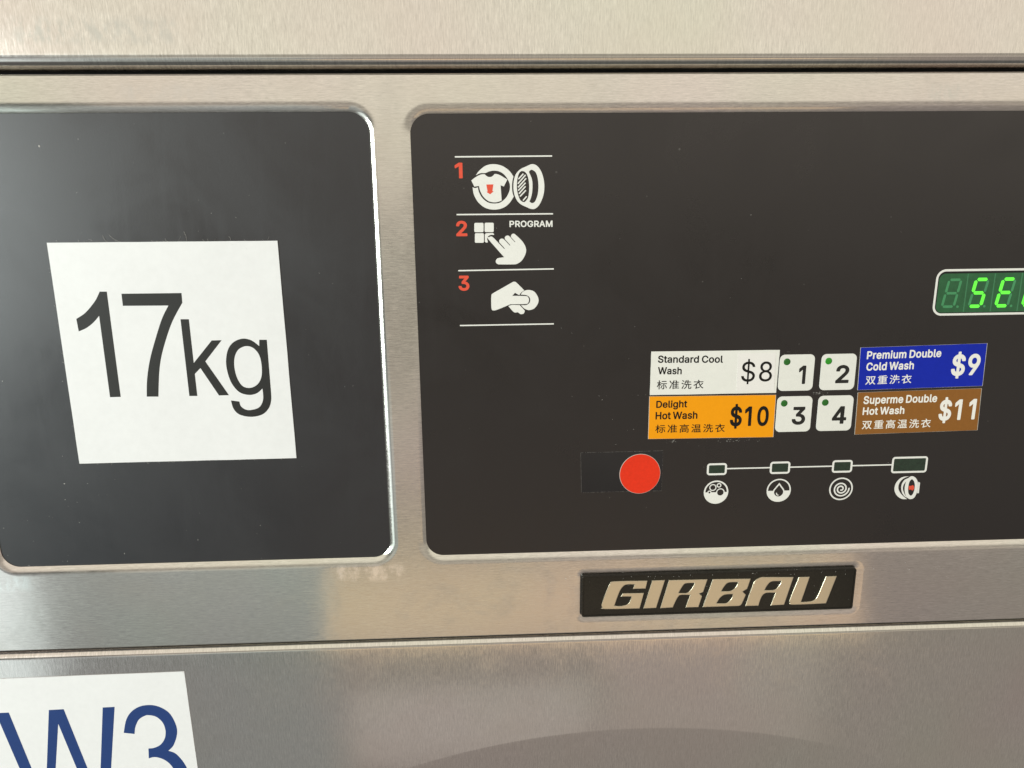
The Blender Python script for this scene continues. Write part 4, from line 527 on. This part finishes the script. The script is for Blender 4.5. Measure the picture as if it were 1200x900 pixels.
holes.append(rrect(BADGE[0] - 4.2, BADGE[1] - 4.2, BADGE[2] + 4.2, BADGE[3] + 4.2, BADGE[4] + 4.2, 10))
parts = [flat_fill([[(UL, BOTV), (UR, BOTV), (UR, TOPV), (UL, TOPV)]] + holes, 0.0)]
for u0, v0, u1, v1, r in OPEN: parts.append(loft(rim_rings(u0, v0, u1, v1, r, RIM)))
rr_ = rim_rings(*BADGE, BRIM); parts.append(loft(rr_)); parts.append(flat_fill([[(q[0], q[1]) for q in rr_[-1]]], -0.7))
tp = [(TOPV + 1.3 * math.sin(math.radians(t)), -1.3 * (1 - math.cos(math.radians(t)))) for t in range(0, 91, 15)] + [(TOPV + 1.3, -13)]
bt = [(BOTV - 0.7 * math.sin(math.radians(t)), -0.7 * (1 - math.cos(math.radians(t)))) for t in range(0, 91, 30)] + [(BOTV - 0.7, -13)]
parts.append(extruded_profile(tp, UL, UR)); parts.append(extruded_profile(bt, UL, UR))
V_, F_ = join(*parts)
fascia = mesh_obj('control_fascia', V_, F_, MAT['steel_h'], machine)
bm = bmesh.new(); bm.from_mesh(fascia.data); bmesh.ops.remove_doubles(bm, verts=bm.verts, dist=2e-6)
bmesh.ops.recalc_face_normals(bm, faces=bm.faces); bm.to_mesh(fascia.data); bm.free(); shade(fascia, 40); flat_normals(fascia)

# lower panel: rolled top edge, big pressed ring round the door below
CU, CV, CR = 76.0, -642.0, 377.0
prof = [(-210.1, -13)]
for i in range(0, 10):
    t = math.radians(90 - 90 * i / 9)
    prof.append((-214.1 + 4.0 * math.sin(t), -4.0 * (1 - math.cos(t)) + 0.1))
a0, a1 = math.atan2(-420 - CV, 380 - CU), math.pi - math.atan2(-420 - CV, CU + 229)
arc = lambda r, w: [(CU + r * math.cos(a0 + (a1 - a0) * i / 80), CV + r * math.sin(a0 + (a1 - a0) * i / 80), w) for i in range(81)]
flat = [(UL, -214.1), (UL, -430)] + [(q[0], q[1]) for q in reversed(arc(CR, 0))] + [(UR, -430), (UR, -214.1)]
flat = [(UL, -214.1), (UL, -420)] + [(q[0], q[1]) for q in reversed(arc(CR, 0)) if q[0] < UR - .5] + [(UR, -214.1)]
parts = [extruded_profile(prof, UL, UR), flat_fill([flat], 0.1),
         loft([arc(CR, 0.1), arc(CR - 1, 0.085), arc(CR - 2.5, 0.03), arc(CR - 12, -.30), arc(CR - 20, -.58), arc(CR - 28, -.86), arc(CR - 29, -.90), arc(CR - 29.6, -1.05), arc(CR - 30.5, -1.8), arc(CR - 31, -3.0), arc(CR - 31, -12)], closed=False)]
V_, F_ = join(*parts)
lower = mesh_obj('lower_panel', V_, F_, MAT['steel_v2'], machine)
bm = bmesh.new(); bm.from_mesh(lower.data); bmesh.ops.remove_doubles(bm, verts=bm.verts, dist=2e-6)
bmesh.ops.recalc_face_normals(bm, faces=bm.faces); bm.to_mesh(lower.data); bm.free(); shade(lower, 40); flat_normals(lower)
# upper arc of the round door in its dark gap
mesh_obj('door', *loft([arc(CR - 34, -12), arc(CR - 34, -4), arc(CR - 36, -2.5), arc(CR - 60, 3), arc(CR - 95, 4), arc(CR - 100, -12)], closed=False), MAT['door_seam_black'], machine, smooth=True)

# added black strips that paint the shade deep in the two seams
mesh_obj('seam_shade_strip', *box(UL + 3, UR - 3, 52.0, 57.5, -12, -6.2), MAT['door_seam_black'], machine)
mesh_obj('seam_shade_strip', *box(UL + 3, UR - 3, -213.0, -209.02, -9, -2.2), MAT['door_seam_black'], machine)
# black plates behind the openings
blank = mesh_obj('blank_plate', *flat_fill([rrect(-235, -170.5, -41, 44.5, 8)], PLATE), MAT['plate2'], machine)
tag(blank, 'plain black plate in the left opening')
plate = mesh_obj('control_plate', *flat_fill([rrect(-34.5, -170.5, 337, 43.5, 8)], PLATE), MAT['plate'], machine)
tag(plate, 'black plate with printed steps, buttons and display')
w = PLATE + 0.02
sp = lambda nm: [smooth_path(c) for c in PATHS[nm]]

# printed step guide
for (u0, v0, u1, v1) in ((-10.42, 20.49, 31.38, 20.56), (-10.34, -3.63, 31.83, -3.69), (-10.23, -27.88, 32.3, -27.64), (-10.11, -52.46, 32.39, -52.36)):
    shape('divider_line', [[(u0, v0 - .29), (u1, v1 - .29), (u1, v1 + .29), (u0, v0 + .29)]], w, w + .03, MAT['print_white'], plate)
for ch, key in (('1', 's1'), ('2', 's2'), ('3', 's3')):
    u0, v0, u1, _, h = TEXT[key]
    glyph_fit('step_number', ch, u0, v0, u1, v0 + h, MAT['print_red'], w, plate)
shape('loading_drum_icon', sp('drum_ring') + [], w, w + .03, MAT['print_white'], plate)
ic = shape('shirt_icon', sp('shirt'), w, w + .03, MAT['print_white'], plate)
shape('arrow_icon', sp('down_arrow'), w + .04, w + .06, MAT['print_red'], ic)
ic = shape('open_door_icon', sp('door_outline'), w, w + .03, MAT['print_white'], plate)
shape('hatching', sp('hatching'), w, w + .03, MAT['print_white'], ic)
shape('keypad_icon', sp('keypad_squares'), w, w + .03, MAT['print_white'], plate)
shape('pressing_hand_icon', sp('pressing_hand'), w, w + .03, MAT['print_white'], plate)
shape('coin_hand_icon', sp('coin_hand'), w, w + .03, MAT['print_white'], plate)
shape('coin_icon', sp('coin'), w, w + .03, MAT['print_white'], plate)
t = TEXT['PROGRAM']
glyph_text('printed_word', 'PROGRAM', (t[0], t[1] + .1, t[2], t[3] + .1, t[4] - .25), MAT['print_white'], w, plate, face='b')

# program buttons
BT = [('1', 137.9, -85.9, 154.45, -68.5, 'b1', 'led_off'), ('2', 157.6, -85.9, 174.35, -68.55, 'b2', 'led_off2'),
      ('3', 138.1, -106.05, 155.05, -88.55, 'b3', 'led_off'), ('4', 157.85, -106.0, 174.85, -88.6, 'b4', 'led_off')]
LED = {'1': (141.3, -71.9), '2': (161.0, -71.9), '3': (141.5, -91.9), '4': (161.2, -91.9)}
for ch, u0, v0, u1, v1, key, led in BT:
    bt_ = shape('push_button', [rrect(u0, v0, u1, v1, 2.4, 8)], PLATE - .2, PLATE + .22, MAT['button'], plate, bevel=0.12)
    tag(bt_, {'1': 'white button with number 1', '2': 'white button with number 2 and brighter green light', '3': 'white button with number 3', '4': 'white button with number 4'}[ch])
    q0, q1, q2, _, h = TEXT[key]
    glyph_fit('button_number', ch, q0, q1, q2, q1 + h, MAT['ink_black'], PLATE + .23, bt_)
    lu, lv = LED[ch]
    ld = mesh_obj('indicator_light', *loft([[(q[0], q[1], PLATE + ww) for q in circle(lu, lv, r, 28)] for r, ww in ((1.62, .22), (1.6, .3), (1.3, .42), (.8, .5), (.05, .53))]), MAT[led], bt_, smooth=True)

# phase indicators, the line that links them, and their icons
w = PLATE + 0.02
def frame_ring(name, u0, v0, u1, v1, r, t, parent):
    return shape(name, [rrect(u0, v0, u1, v1, r, 6), rrect(u0 + t, v0 + t, u1 - t, v1 - t, max(r - t, .2), 6)], w, w + .04, MAT['print_white'], parent)
BOX = [(106.4, -127.1, 116.1, -121.05), (137.1, -127.2, 147.0, -120.95), (167.6, -127.35, 177.6, -120.95), (197.0, -128.3, 214.7, -119.95)]
for i, (u0, v0, u1, v1) in enumerate(BOX):
    f = frame_ring('indicator_frame', u0, v0, u1, v1, 1.5, 0.95, plate)
    shape('indicator_lens', [rrect(u0 + .8, v0 + .8, u1 - .8, v1 - .8, .5, 3)], w - .01, w + .02, MAT['lens'], f)
for i, (u0, u1) in enumerate(((115.9, 137.3), (146.8, 167.8), (177.4, 197.2))):
    shape('link_line', [[(u0, -124.25), (u1, -124.25), (u1, -123.6), (u0, -123.6)]], w, w + .03, MAT['print_white'], plate)
# bubbles
cu_, cv_, r_ = 111.5, -135.85, 6.0
lowh = [(cu_ + r_ * math.cos(t), cv_ + r_ * math.sin(t)) for t in [math.pi + math.pi * i / 24 for i in range(25)]]
bub = shape('bubbles_icon', [circle(cu_, cv_, r_, 48), circle(cu_, cv_, r_ - .75, 48)], w, w + .03, MAT['print_white'], plate)
shape('water_level', [lowh], w + .031, w + .05, MAT['print_white'], bub)
for bu, bv, br in ((109.8, -133.4, 1.75), (112.75, -132.35, 1.15), (113.6, -136.0, 2.1), (108.25, -135.9, 1.0)):
    shape('bubble_rim', [circle(bu, bv, br, 24), circle(bu, bv, br - .5, 24)], w + .06, w + .08, MAT['print_white'], bub)
    shape('bubble', [circle(bu, bv, br - .45, 24)], w + .052, w + .07, MAT['plate'], bub)
# drop
cu_, cv_, r_ = 142.3, -135.7, 5.95
drp = shape('drop_icon', [circle(cu_, cv_, r_, 48), circle(cu_, cv_, r_ - .65, 48)], w, w + .03, MAT['print_white'], plate)
lowh = [(cu_ + r_ * math.cos(t), cv_ - .2 + r_ * math.sin(t) * .97) for t in [math.pi + math.pi * i / 24 for i in range(25)]]
shape('water_level', [lowh], w + .031, w + .05, MAT['print_white'], drp)
def drop(cu, top, cy, r):
    pts = [(cu, top)]
    for i in range(25):
        t = math.radians(28 - i * 236 / 24); pts.append((cu + r * math.cos(t), cy + r * math.sin(t)))
    return pts
shape('drop_outline', [drop(cu_, cv_ + 3.9, cv_ - .9, 2.9)], w + .052, w + .06, MAT['print_white'], drp)
shape('drop_inside', [drop(cu_, cv_ + 2.8, cv_ - .9, 2.25)], w + .062, w + .07, MAT['plate'], drp)
shape('drop_glint', [[(cu_ - 1.4, cv_ - 1.2), (cu_ - .9, cv_ - 1.3), (cu_ - .5, cv_ - 2.1), (cu_ + .2, cv_ - 2.4), (cu_ - .1, cv_ - 2.8), (cu_ - 1.0, cv_ - 2.4)]], w + .072, w + .08, MAT['print_white'], drp)
# spiral
cu_, cv_, r_ = 173.1, -135.75, 5.85
spi = shape('spiral_icon', [circle(cu_, cv_, r_, 48), circle(cu_, cv_, r_ - .7, 48)], w, w + .03, MAT['print_white'], plate)
def spiral(rin, rout, a_start, turns, t):
    A, B = [], []
    n = 60
    for i in range(n + 1):
        f = i / n; r = rin + (rout - rin) * f; an = a_start + turns * 2 * math.pi * f
        A.append((cu_ + (r + t / 2) * math.cos(an), cv_ + (r + t / 2) * math.sin(an)))
        B.append((cu_ + (r - t / 2) * math.cos(an), cv_ + (r - t / 2) * math.sin(an)))
    return A + B[::-1]
shape('spiral_line', [spiral(.5, 4.0, math.radians(240), 2.35, .72)], w, w + .03, MAT['print_white'], spi)
# drum
dc = sp('spin_drum')
drm = shape('spin_drum_icon', [dc[0]], w, w + .03, MAT['print_white'], plate)
shape('drum_edge', [dc[1]], w + .005, w + .034, MAT['print_white'], drm)
shape('drum_rim', [dc[2], dc[3]], w + .01, w + .04, MAT['print_white'], drm)
shape('drum_tab', [dc[4]], w + .002, w + .032, MAT['print_white'], drm)
shape('arrow_icon', sp('red_arrow'), w + .01, w + .05, MAT['print_red'], drm)

# green digit display
disp = empty('digit_display', W(248, -41, PLATE), parent=machine)
tag(disp, 'green seven segment display in a white outline')
DU0, DV0, DU1, DV1 = 207.6, -51.4, 289.0, -30.1
w = PLATE + 0.02
shape('display_frame', [rrect(DU0, DV0, DU1, DV1, 4.4, 10), rrect(DU0 + 1.0, DV0 + 1.0, DU1 - 1.0, DV1 - 1.0, 3.4, 10)], w, w + .05, MAT['print_white'], disp)
shape('display_painted_shade', [rrect(DU0 + .95, DV0 + .95, DU1 - .95, DV1 - .95, 3.4, 10)], w - .015, w + .01, MAT['dark'], disp)  # dark sheet painting the shade of an inset the screen lacks
shape('display_screen', [rrect(DU0 + 1.5, DV0 + 1.4, DU1 - 1.4, DV1 - 2.0, 2.9, 10)], w, w + .03, MAT['screen'], disp)
w2 = w + .035
for i in range(1, 6):
    u = 222.4 + (i - 1) * 12.75
    shape('display_rib', [[(u - .28, DV0 + 1.6), (u + .28, DV0 + 1.6), (u + .28, DV1 - 2.2), (u - .28, DV1 - 2.2)]], w2, w2 + .02, MAT['screen_gap'], disp)
SEGS = {'a': ((0, 1), (1, 1)), 'b': ((1, 1), (1, .5)), 'c': ((1, .5), (1, 0)), 'd': ((0, 0), (1, 0)), 'e': ((0, .5), (0, 0)), 'f': ((0, 1), (0, .5)), 'g': ((0, .5), (1, .5))}
ON = ['', 'afgcd', 'afged', 'fed', '', '']
for i in range(6):
    bu = 211.9 + i * 12.72; bv = -47.25
    DW, DH, SK, T = 5.6, 12.3, 2.0, 1.55
    for s_, ((x0, y0), (x1, y1)) in SEGS.items():
        on = s_ in ON[i]
        tt = T if on else 1.15
        pt = lambda x, y: (bu + x * DW + y * SK, bv + y * DH)
        p0, p1 = Vector(pt(x0, y0)), Vector(pt(x1, y1)); d = (p1 - p0).normalized(); n = Vector((-d.y, d.x))
        g = .32
        p0 = p0 + d * g; p1 = p1 - d * g
        h = tt / 2
        poly = [p0, p0 + d * h * .8 + n * h, p1 - d * h * .8 + n * h, p1, p1 - d * h * .8 - n * h, p0 + d * h * .8 - n * h]
        shape('lit_segment' if on else 'unlit_segment', [[(q.x, q.y) for q in poly]], w2, w2 + (.06 if on else .03), MAT['seg_on' if on else 'seg_off'], disp)
    shape('decimal_point', [circle(bu + 7.4, bv - .1, .6, 14)], w2, w2 + .03, MAT['seg_off'], disp)

# maker's badge with raised letters
badge = shape('brand_badge', [rrect(*BADGE[:4], 1.2, 6)], -0.75, 0.62, MAT['badge'], machine, bevel=0.3, zs=0.6)
tag(badge, 'black badge with champagne metal letters spelling the maker name')
shape('badge_border', [rrect(46.62, -199.58, 183.98, -177.22, 1.2, 6), rrect(47.5, -198.7, 183.1, -178.1, .8, 6)], 0.3, 0.92, MAT['badge'], badge, bevel=0.15)
# PATHS of the letters are at their own height
for k in 'GIRBAU':
    o = shape('raised_letter', sp(k), 0.45, 1.35, MAT['badge_letter'], badge, bevel=0.32, zs=0.42)
    o['label'] = 'raised metal letter ' + k

# ------------------------------------------------------------------ stickers (each could be peeled off)
def lint_along(name, segs, parent, count, wbase, spread=.8, mat='lint', rad=.028, length=1.6):
    V, F = [], []
    for _ in range(count):
        (ax, ay), (bx, by) = random.choice(segs)
        t = random.random() ** .8
        x = ax + (bx - ax) * t + random.uniform(-spread, spread) * .25; y = ay + (by - ay) * t + random.uniform(-spread, spread) * .3
        an = random.uniform(0, 2 * math.pi); L = random.uniform(.25, 1) ** 1.5 * length; cur = random.uniform(-2.2, 2.2); n = 6
        pts = []
        for i in range(n + 1):
            pts.append((x, y, wbase + .05 + .25 * math.sin(math.pi * i / n) * random.uniform(.3, 1)))
            x += math.cos(an) * L / n; y += math.sin(an) * L / n; an += cur / n
        k = len(V)
        for q in pts:
            for dx, dw in ((rad, 0), (-rad * .5, rad), (-rad * .5, -rad)):
                V.append(W(q[0] + dx, q[1] + dx * .8, q[2] + dw))
        for i in range(n):
            for j in range(3):
                F.append((k + i * 3 + j, k + i * 3 + (j + 1) % 3, k + i * 3 + 3 + (j + 1) % 3, k + i * 3 + 3 + j))
    o = mesh_obj(name, V, F, MAT[mat], parent); o['kind'] = 'stuff'
    return o
def sticker(name, quad, w0, th, mat, label, cat, group=None):
    """a thin sheet with very slightly uneven cut edges"""
    pts = []
    for i in range(4):
        p, q = Vector(quad[i]), Vector(quad[(i + 1) % 4]); d = q - p; n = Vector((-d.y, d.x)).normalized(); N = 10
        for j in range(N): pts.append(tuple(p + d * j / N + n * (random.uniform(-.05, .05) if j else 0)))
    cen = sum((Vector(q) for q in quad), Vector((0, 0))) / 4
    root = empty(name, W(cen.x, cen.y, w0), label, cat, group)
    sh = shape('sheet', [pts], w0, w0 + th, mat, root)
    return root, sh

q = [(x * K, y * K) for x, y in ((-185.4, -13.6), (-87.9, -13.85), (-87.4, -113.0), (-186.0, -113.35))]
s17, sh = sticker('capacity_sticker', q, PLATE + .02, .32, MAT['paper'], 'white square sticker reading 17kg in black on the left black plate', 'sticker')
w = PLATE + .35
shape('numeral', sp('one'), w, w + .03, MAT['ink_black'], s17)['label'] = 'black numeral 1'
shape('numeral', sp('seven'), w, w + .03, MAT['ink_black'], s17)['label'] = 'black numeral 7'
shape('letter', sp('k'), w, w + .03, MAT['ink_black'], s17)['label'] = 'black letter k'
shape('letter', sp('g'), w, w + .03, MAT['ink_black'], s17)['label'] = 'black letter g'
lint_along('edge_lint', [(q[0], q[1]), (q[2], q[3]), (q[2], q[3]), (q[3], q[0])], s17, 170, PLATE + .1, length=1.3, rad=.028)
lint_along('edge_lint', [(q[0], q[1])], s17, 16, PLATE + .1, length=6.0, rad=.03, spread=.3)

q = [(-249.6, -223.7), (-151.0, -223.0), (-150.0, -322.0), (-248.9, -322.6)]
s3, sh = sticker('machine_number_sticker', q, .12, .16, MAT['paper'], 'white square sticker reading W3 in blue on the lower steel panel', 'sticker')
shape('letter', sp('W'), .29, .32, MAT['ink_blue'], s3)['label'] = 'blue letter W'
shape('numeral', sp('three'), .29, .32, MAT['ink_blue'], s3)['label'] = 'blue numeral 3'
lint_along('edge_lint', [(q[0], q[1])], s3, 60, .2, length=.9, rad=.03)

GL = 'price labels stuck beside the number buttons'
w = PLATE + .02
LAB = [
 ('paper_label', ((77.06, -65.6), (136.85, -65.9), (136.6, -86.3), (77.06, -86.2)), 'white price label for standard cool wash at $8, left of button 1',
  [('Standard Cool', 'Standard Cool', 'm'), ('Wash', 'Wash', 'm')], ('标准洗衣', '标准洗衣', .02), ('$8', '$8', 'r'), 'ink_fine'),
 ('orange', ((77.05, -86.9), (136.5, -87.35), (136.75, -107.9), (77.15, -107.5)), 'orange price label for delight hot wash at $10, left of button 3',
  [('Delight', 'Delight', 'm'), ('Hot Wash', 'Hot Wash/o', 'm')], ('标准高温洗衣', '标准高温洗衣', .02), ('$10', '$10', 'b'), 'ink_fine'),
 ('blue', ((174.9, -65.5), (234.7, -64.5), (235.3, -84.9), (175.45, -85.7)), 'blue price label for premium double cold wash at $9, right of button 2',
  [('Premium Double', 'Premium Double', 'b'), ('Cold Wash', 'Cold Wash', 'b')], ('双重洗衣', '双重洗衣', .04), ('$9', '$9', 'b'), 'white_text'),
 ('brown', ((175.8, -87.0), (235.1, -86.1), (235.9, -106.7), (176.3, -107.55)), 'brown price label for double hot wash at $11, right of button 4',
  [('Superme Double', 'Superme Double', 'b'), ('Hot Wash', 'Hot Wash/b', 'b')], ('双重高温洗衣', '双重高温洗衣', .04), ('$11', '$11', 'b'), 'white_text'),
]
for mat, quad, label, lines, cj, price, ink in LAB:
    quad = [(x * K, y * K) for x, y in quad]
    root, sh = sticker('price_label', quad, w, .14, MAT[mat], label, 'label', GL)
    if mat != 'paper_label':
        # pale cut edge of the paper core
        cen = sum((Vector(x) for x in quad), Vector((0, 0))) / 4
        outer = [tuple(Vector(x) + (Vector(x) - cen).normalized() * .22) for x in quad]
        shape('paper_edge', [outer, quad], w, w + .11, MAT['label_edge'], root)
    top = w + .15
    for s_, key, bold in lines:
        t = TEXT[key]
        glyph_text('printed_line', s_, t, MAT[ink], top, root, face=bold)
    t = TEXT[cj[1]]
    glyph_text('printed_line', cj[0], (t[0], t[1] + .1, t[2], t[3] + .1, t[4] - .2), MAT[ink], top, root, cjk=True)
    t = TEXT[price[1]]; bold = price[2]; pr = root; tw = top
    if mat == 'paper_label':
        pr = shape('price_patch', [[(118.0, -67.4), (135.7, -67.6), (136.2, -85.6), (118.2, -85.3)]], top - .01, top + .1, MAT['paper_patch'], root)
        tw = top + .11
    glyph_text('price_text', price[0], t, MAT[ink], tw, pr, face=bold, track=30 if mat == 'paper_label' else 0)

tape = empty('clear_film_strip', W(65.2, -124.2, PLATE), 'clear film strip on the black plate, its right end under the red dot', 'film strip')
fq = [(45.4, -114.2), (84.8, -114.1), (84.75, -134.4), (46.05, -134.3)]
shape('film', [fq], PLATE + .02, PLATE + .08, MAT['film'], tape)
V_, F_ = [], []
for (p, q2, amt) in ((fq[0], fq[1], .8), (fq[3], fq[0], .97), (fq[2], fq[3], .5), (fq[1], fq[2], .35)):
    N = 90
    for i in range(N):
        if random.random() > amt: continue
        a_ = Vector(p).lerp(Vector(q2), i / N); b_ = Vector(p).lerp(Vector(q2), (i + random.uniform(.5, 1.1)) / N)
        d = (b_ - a_).normalized(); n = Vector((-d.y, d.x)) * random.uniform(.03, .055)
        k = len(V_)
        for z in (PLATE + .03, PLATE + .1):
            for c_ in (a_ - n, b_ - n, b_ + n, a_ + n): V_.append(W(c_.x, c_.y, z))
        F_ += [(k, k + 3, k + 2, k + 1), (k + 4, k + 5, k + 6, k + 7), (k, k + 1, k + 5, k + 4), (k + 1, k + 2, k + 6, k + 5), (k + 2, k + 3, k + 7, k + 6), (k + 3, k, k + 4, k + 7)]
tag(mesh_obj('dusty_edge', V_, F_, MAT['residue'], tape), kind='stuff')

rd = empty('round_sticker', W(74.0, -125.45, PLATE), 'red round sticker on the black plate below the orange price label', 'sticker')
shape('sheet', [circle(74.0, -125.45, 9.85, 72, 10.05)], PLATE + .085, PLATE + .19, MAT['label_edge'], rd)
shape('printed_face', [circle(74.05, -125.5, 9.68, 72, 9.9)], PLATE + .191, PLATE + .21, MAT['red_sticker'], rd)

# glue flecks and dust left on the plates
def flecks(name, centres, parent, mat, wz):
    V, F = [], []
    for cu_, cv_, su, sv, n, rmax in centres:
        for _ in range(n):
            x, y = random.gauss(cu_, su), random.gauss(cv_, sv); r = random.uniform(.05, rmax); st = random.uniform(.5, 2.2); an = random.uniform(0, 3.14)
            k = len(V); m_ = 6
            ring = []
            for i in range(m_):
                t = 2 * math.pi * i / m_; rr2 = r * random.uniform(.6, 1.2)
                ex, ey = rr2 * math.cos(t) * st, rr2 * math.sin(t)
                ring.append((x + ex * math.cos(an) - ey * math.sin(an), y + ex * math.sin(an) + ey * math.cos(an)))
            V += [W(px_, py_, wz) for px_, py_ in ring] + [W(x, y, wz + r * .5)]
            F += [(k + i, k + (i + 1) % m_, k + m_) for i in range(m_)]
    return tag(mesh_obj(name, V, F, MAT[mat], parent), kind='stuff')
flecks('glue_residue', [(119, -109.8, 5, .45, 40, .22), (89, -109.6, 1.2, .4, 16, .25), (105, -110.5, 12, .8, 14, .12),
    (157.2, -87.3, 1.6, .35, 40, .24), (100, -86.6, 25, .12, 40, .16), (137.2, -98, .25, 6, 14, .2), (147, -67.3, 5, .4, 12, .12),
    (176, -120, 40, 20, 12, .08), (205, -86.0, 18, .12, 20, .12)], plate, 'residue', PLATE + .05)
flecks('dust', [(110, -70, 110, 60, 45, .12), (20, -100, 40, 50, 20, .12)], plate, 'lint', PLATE + .03)
flecks('dust', [(-120, -60, 60, 60, 50, .12), (-190, -140, 25, 18, 30, .18), (-183.6, 25.8, .12, .12, 5, .5)], blank, 'lint', PLATE + .03)
flecks('badge_dust', [(115, -187, 60, 7, 50, .14), (115, -178.3, 60, .7, 60, .14)], badge, 'lint', 0.64)
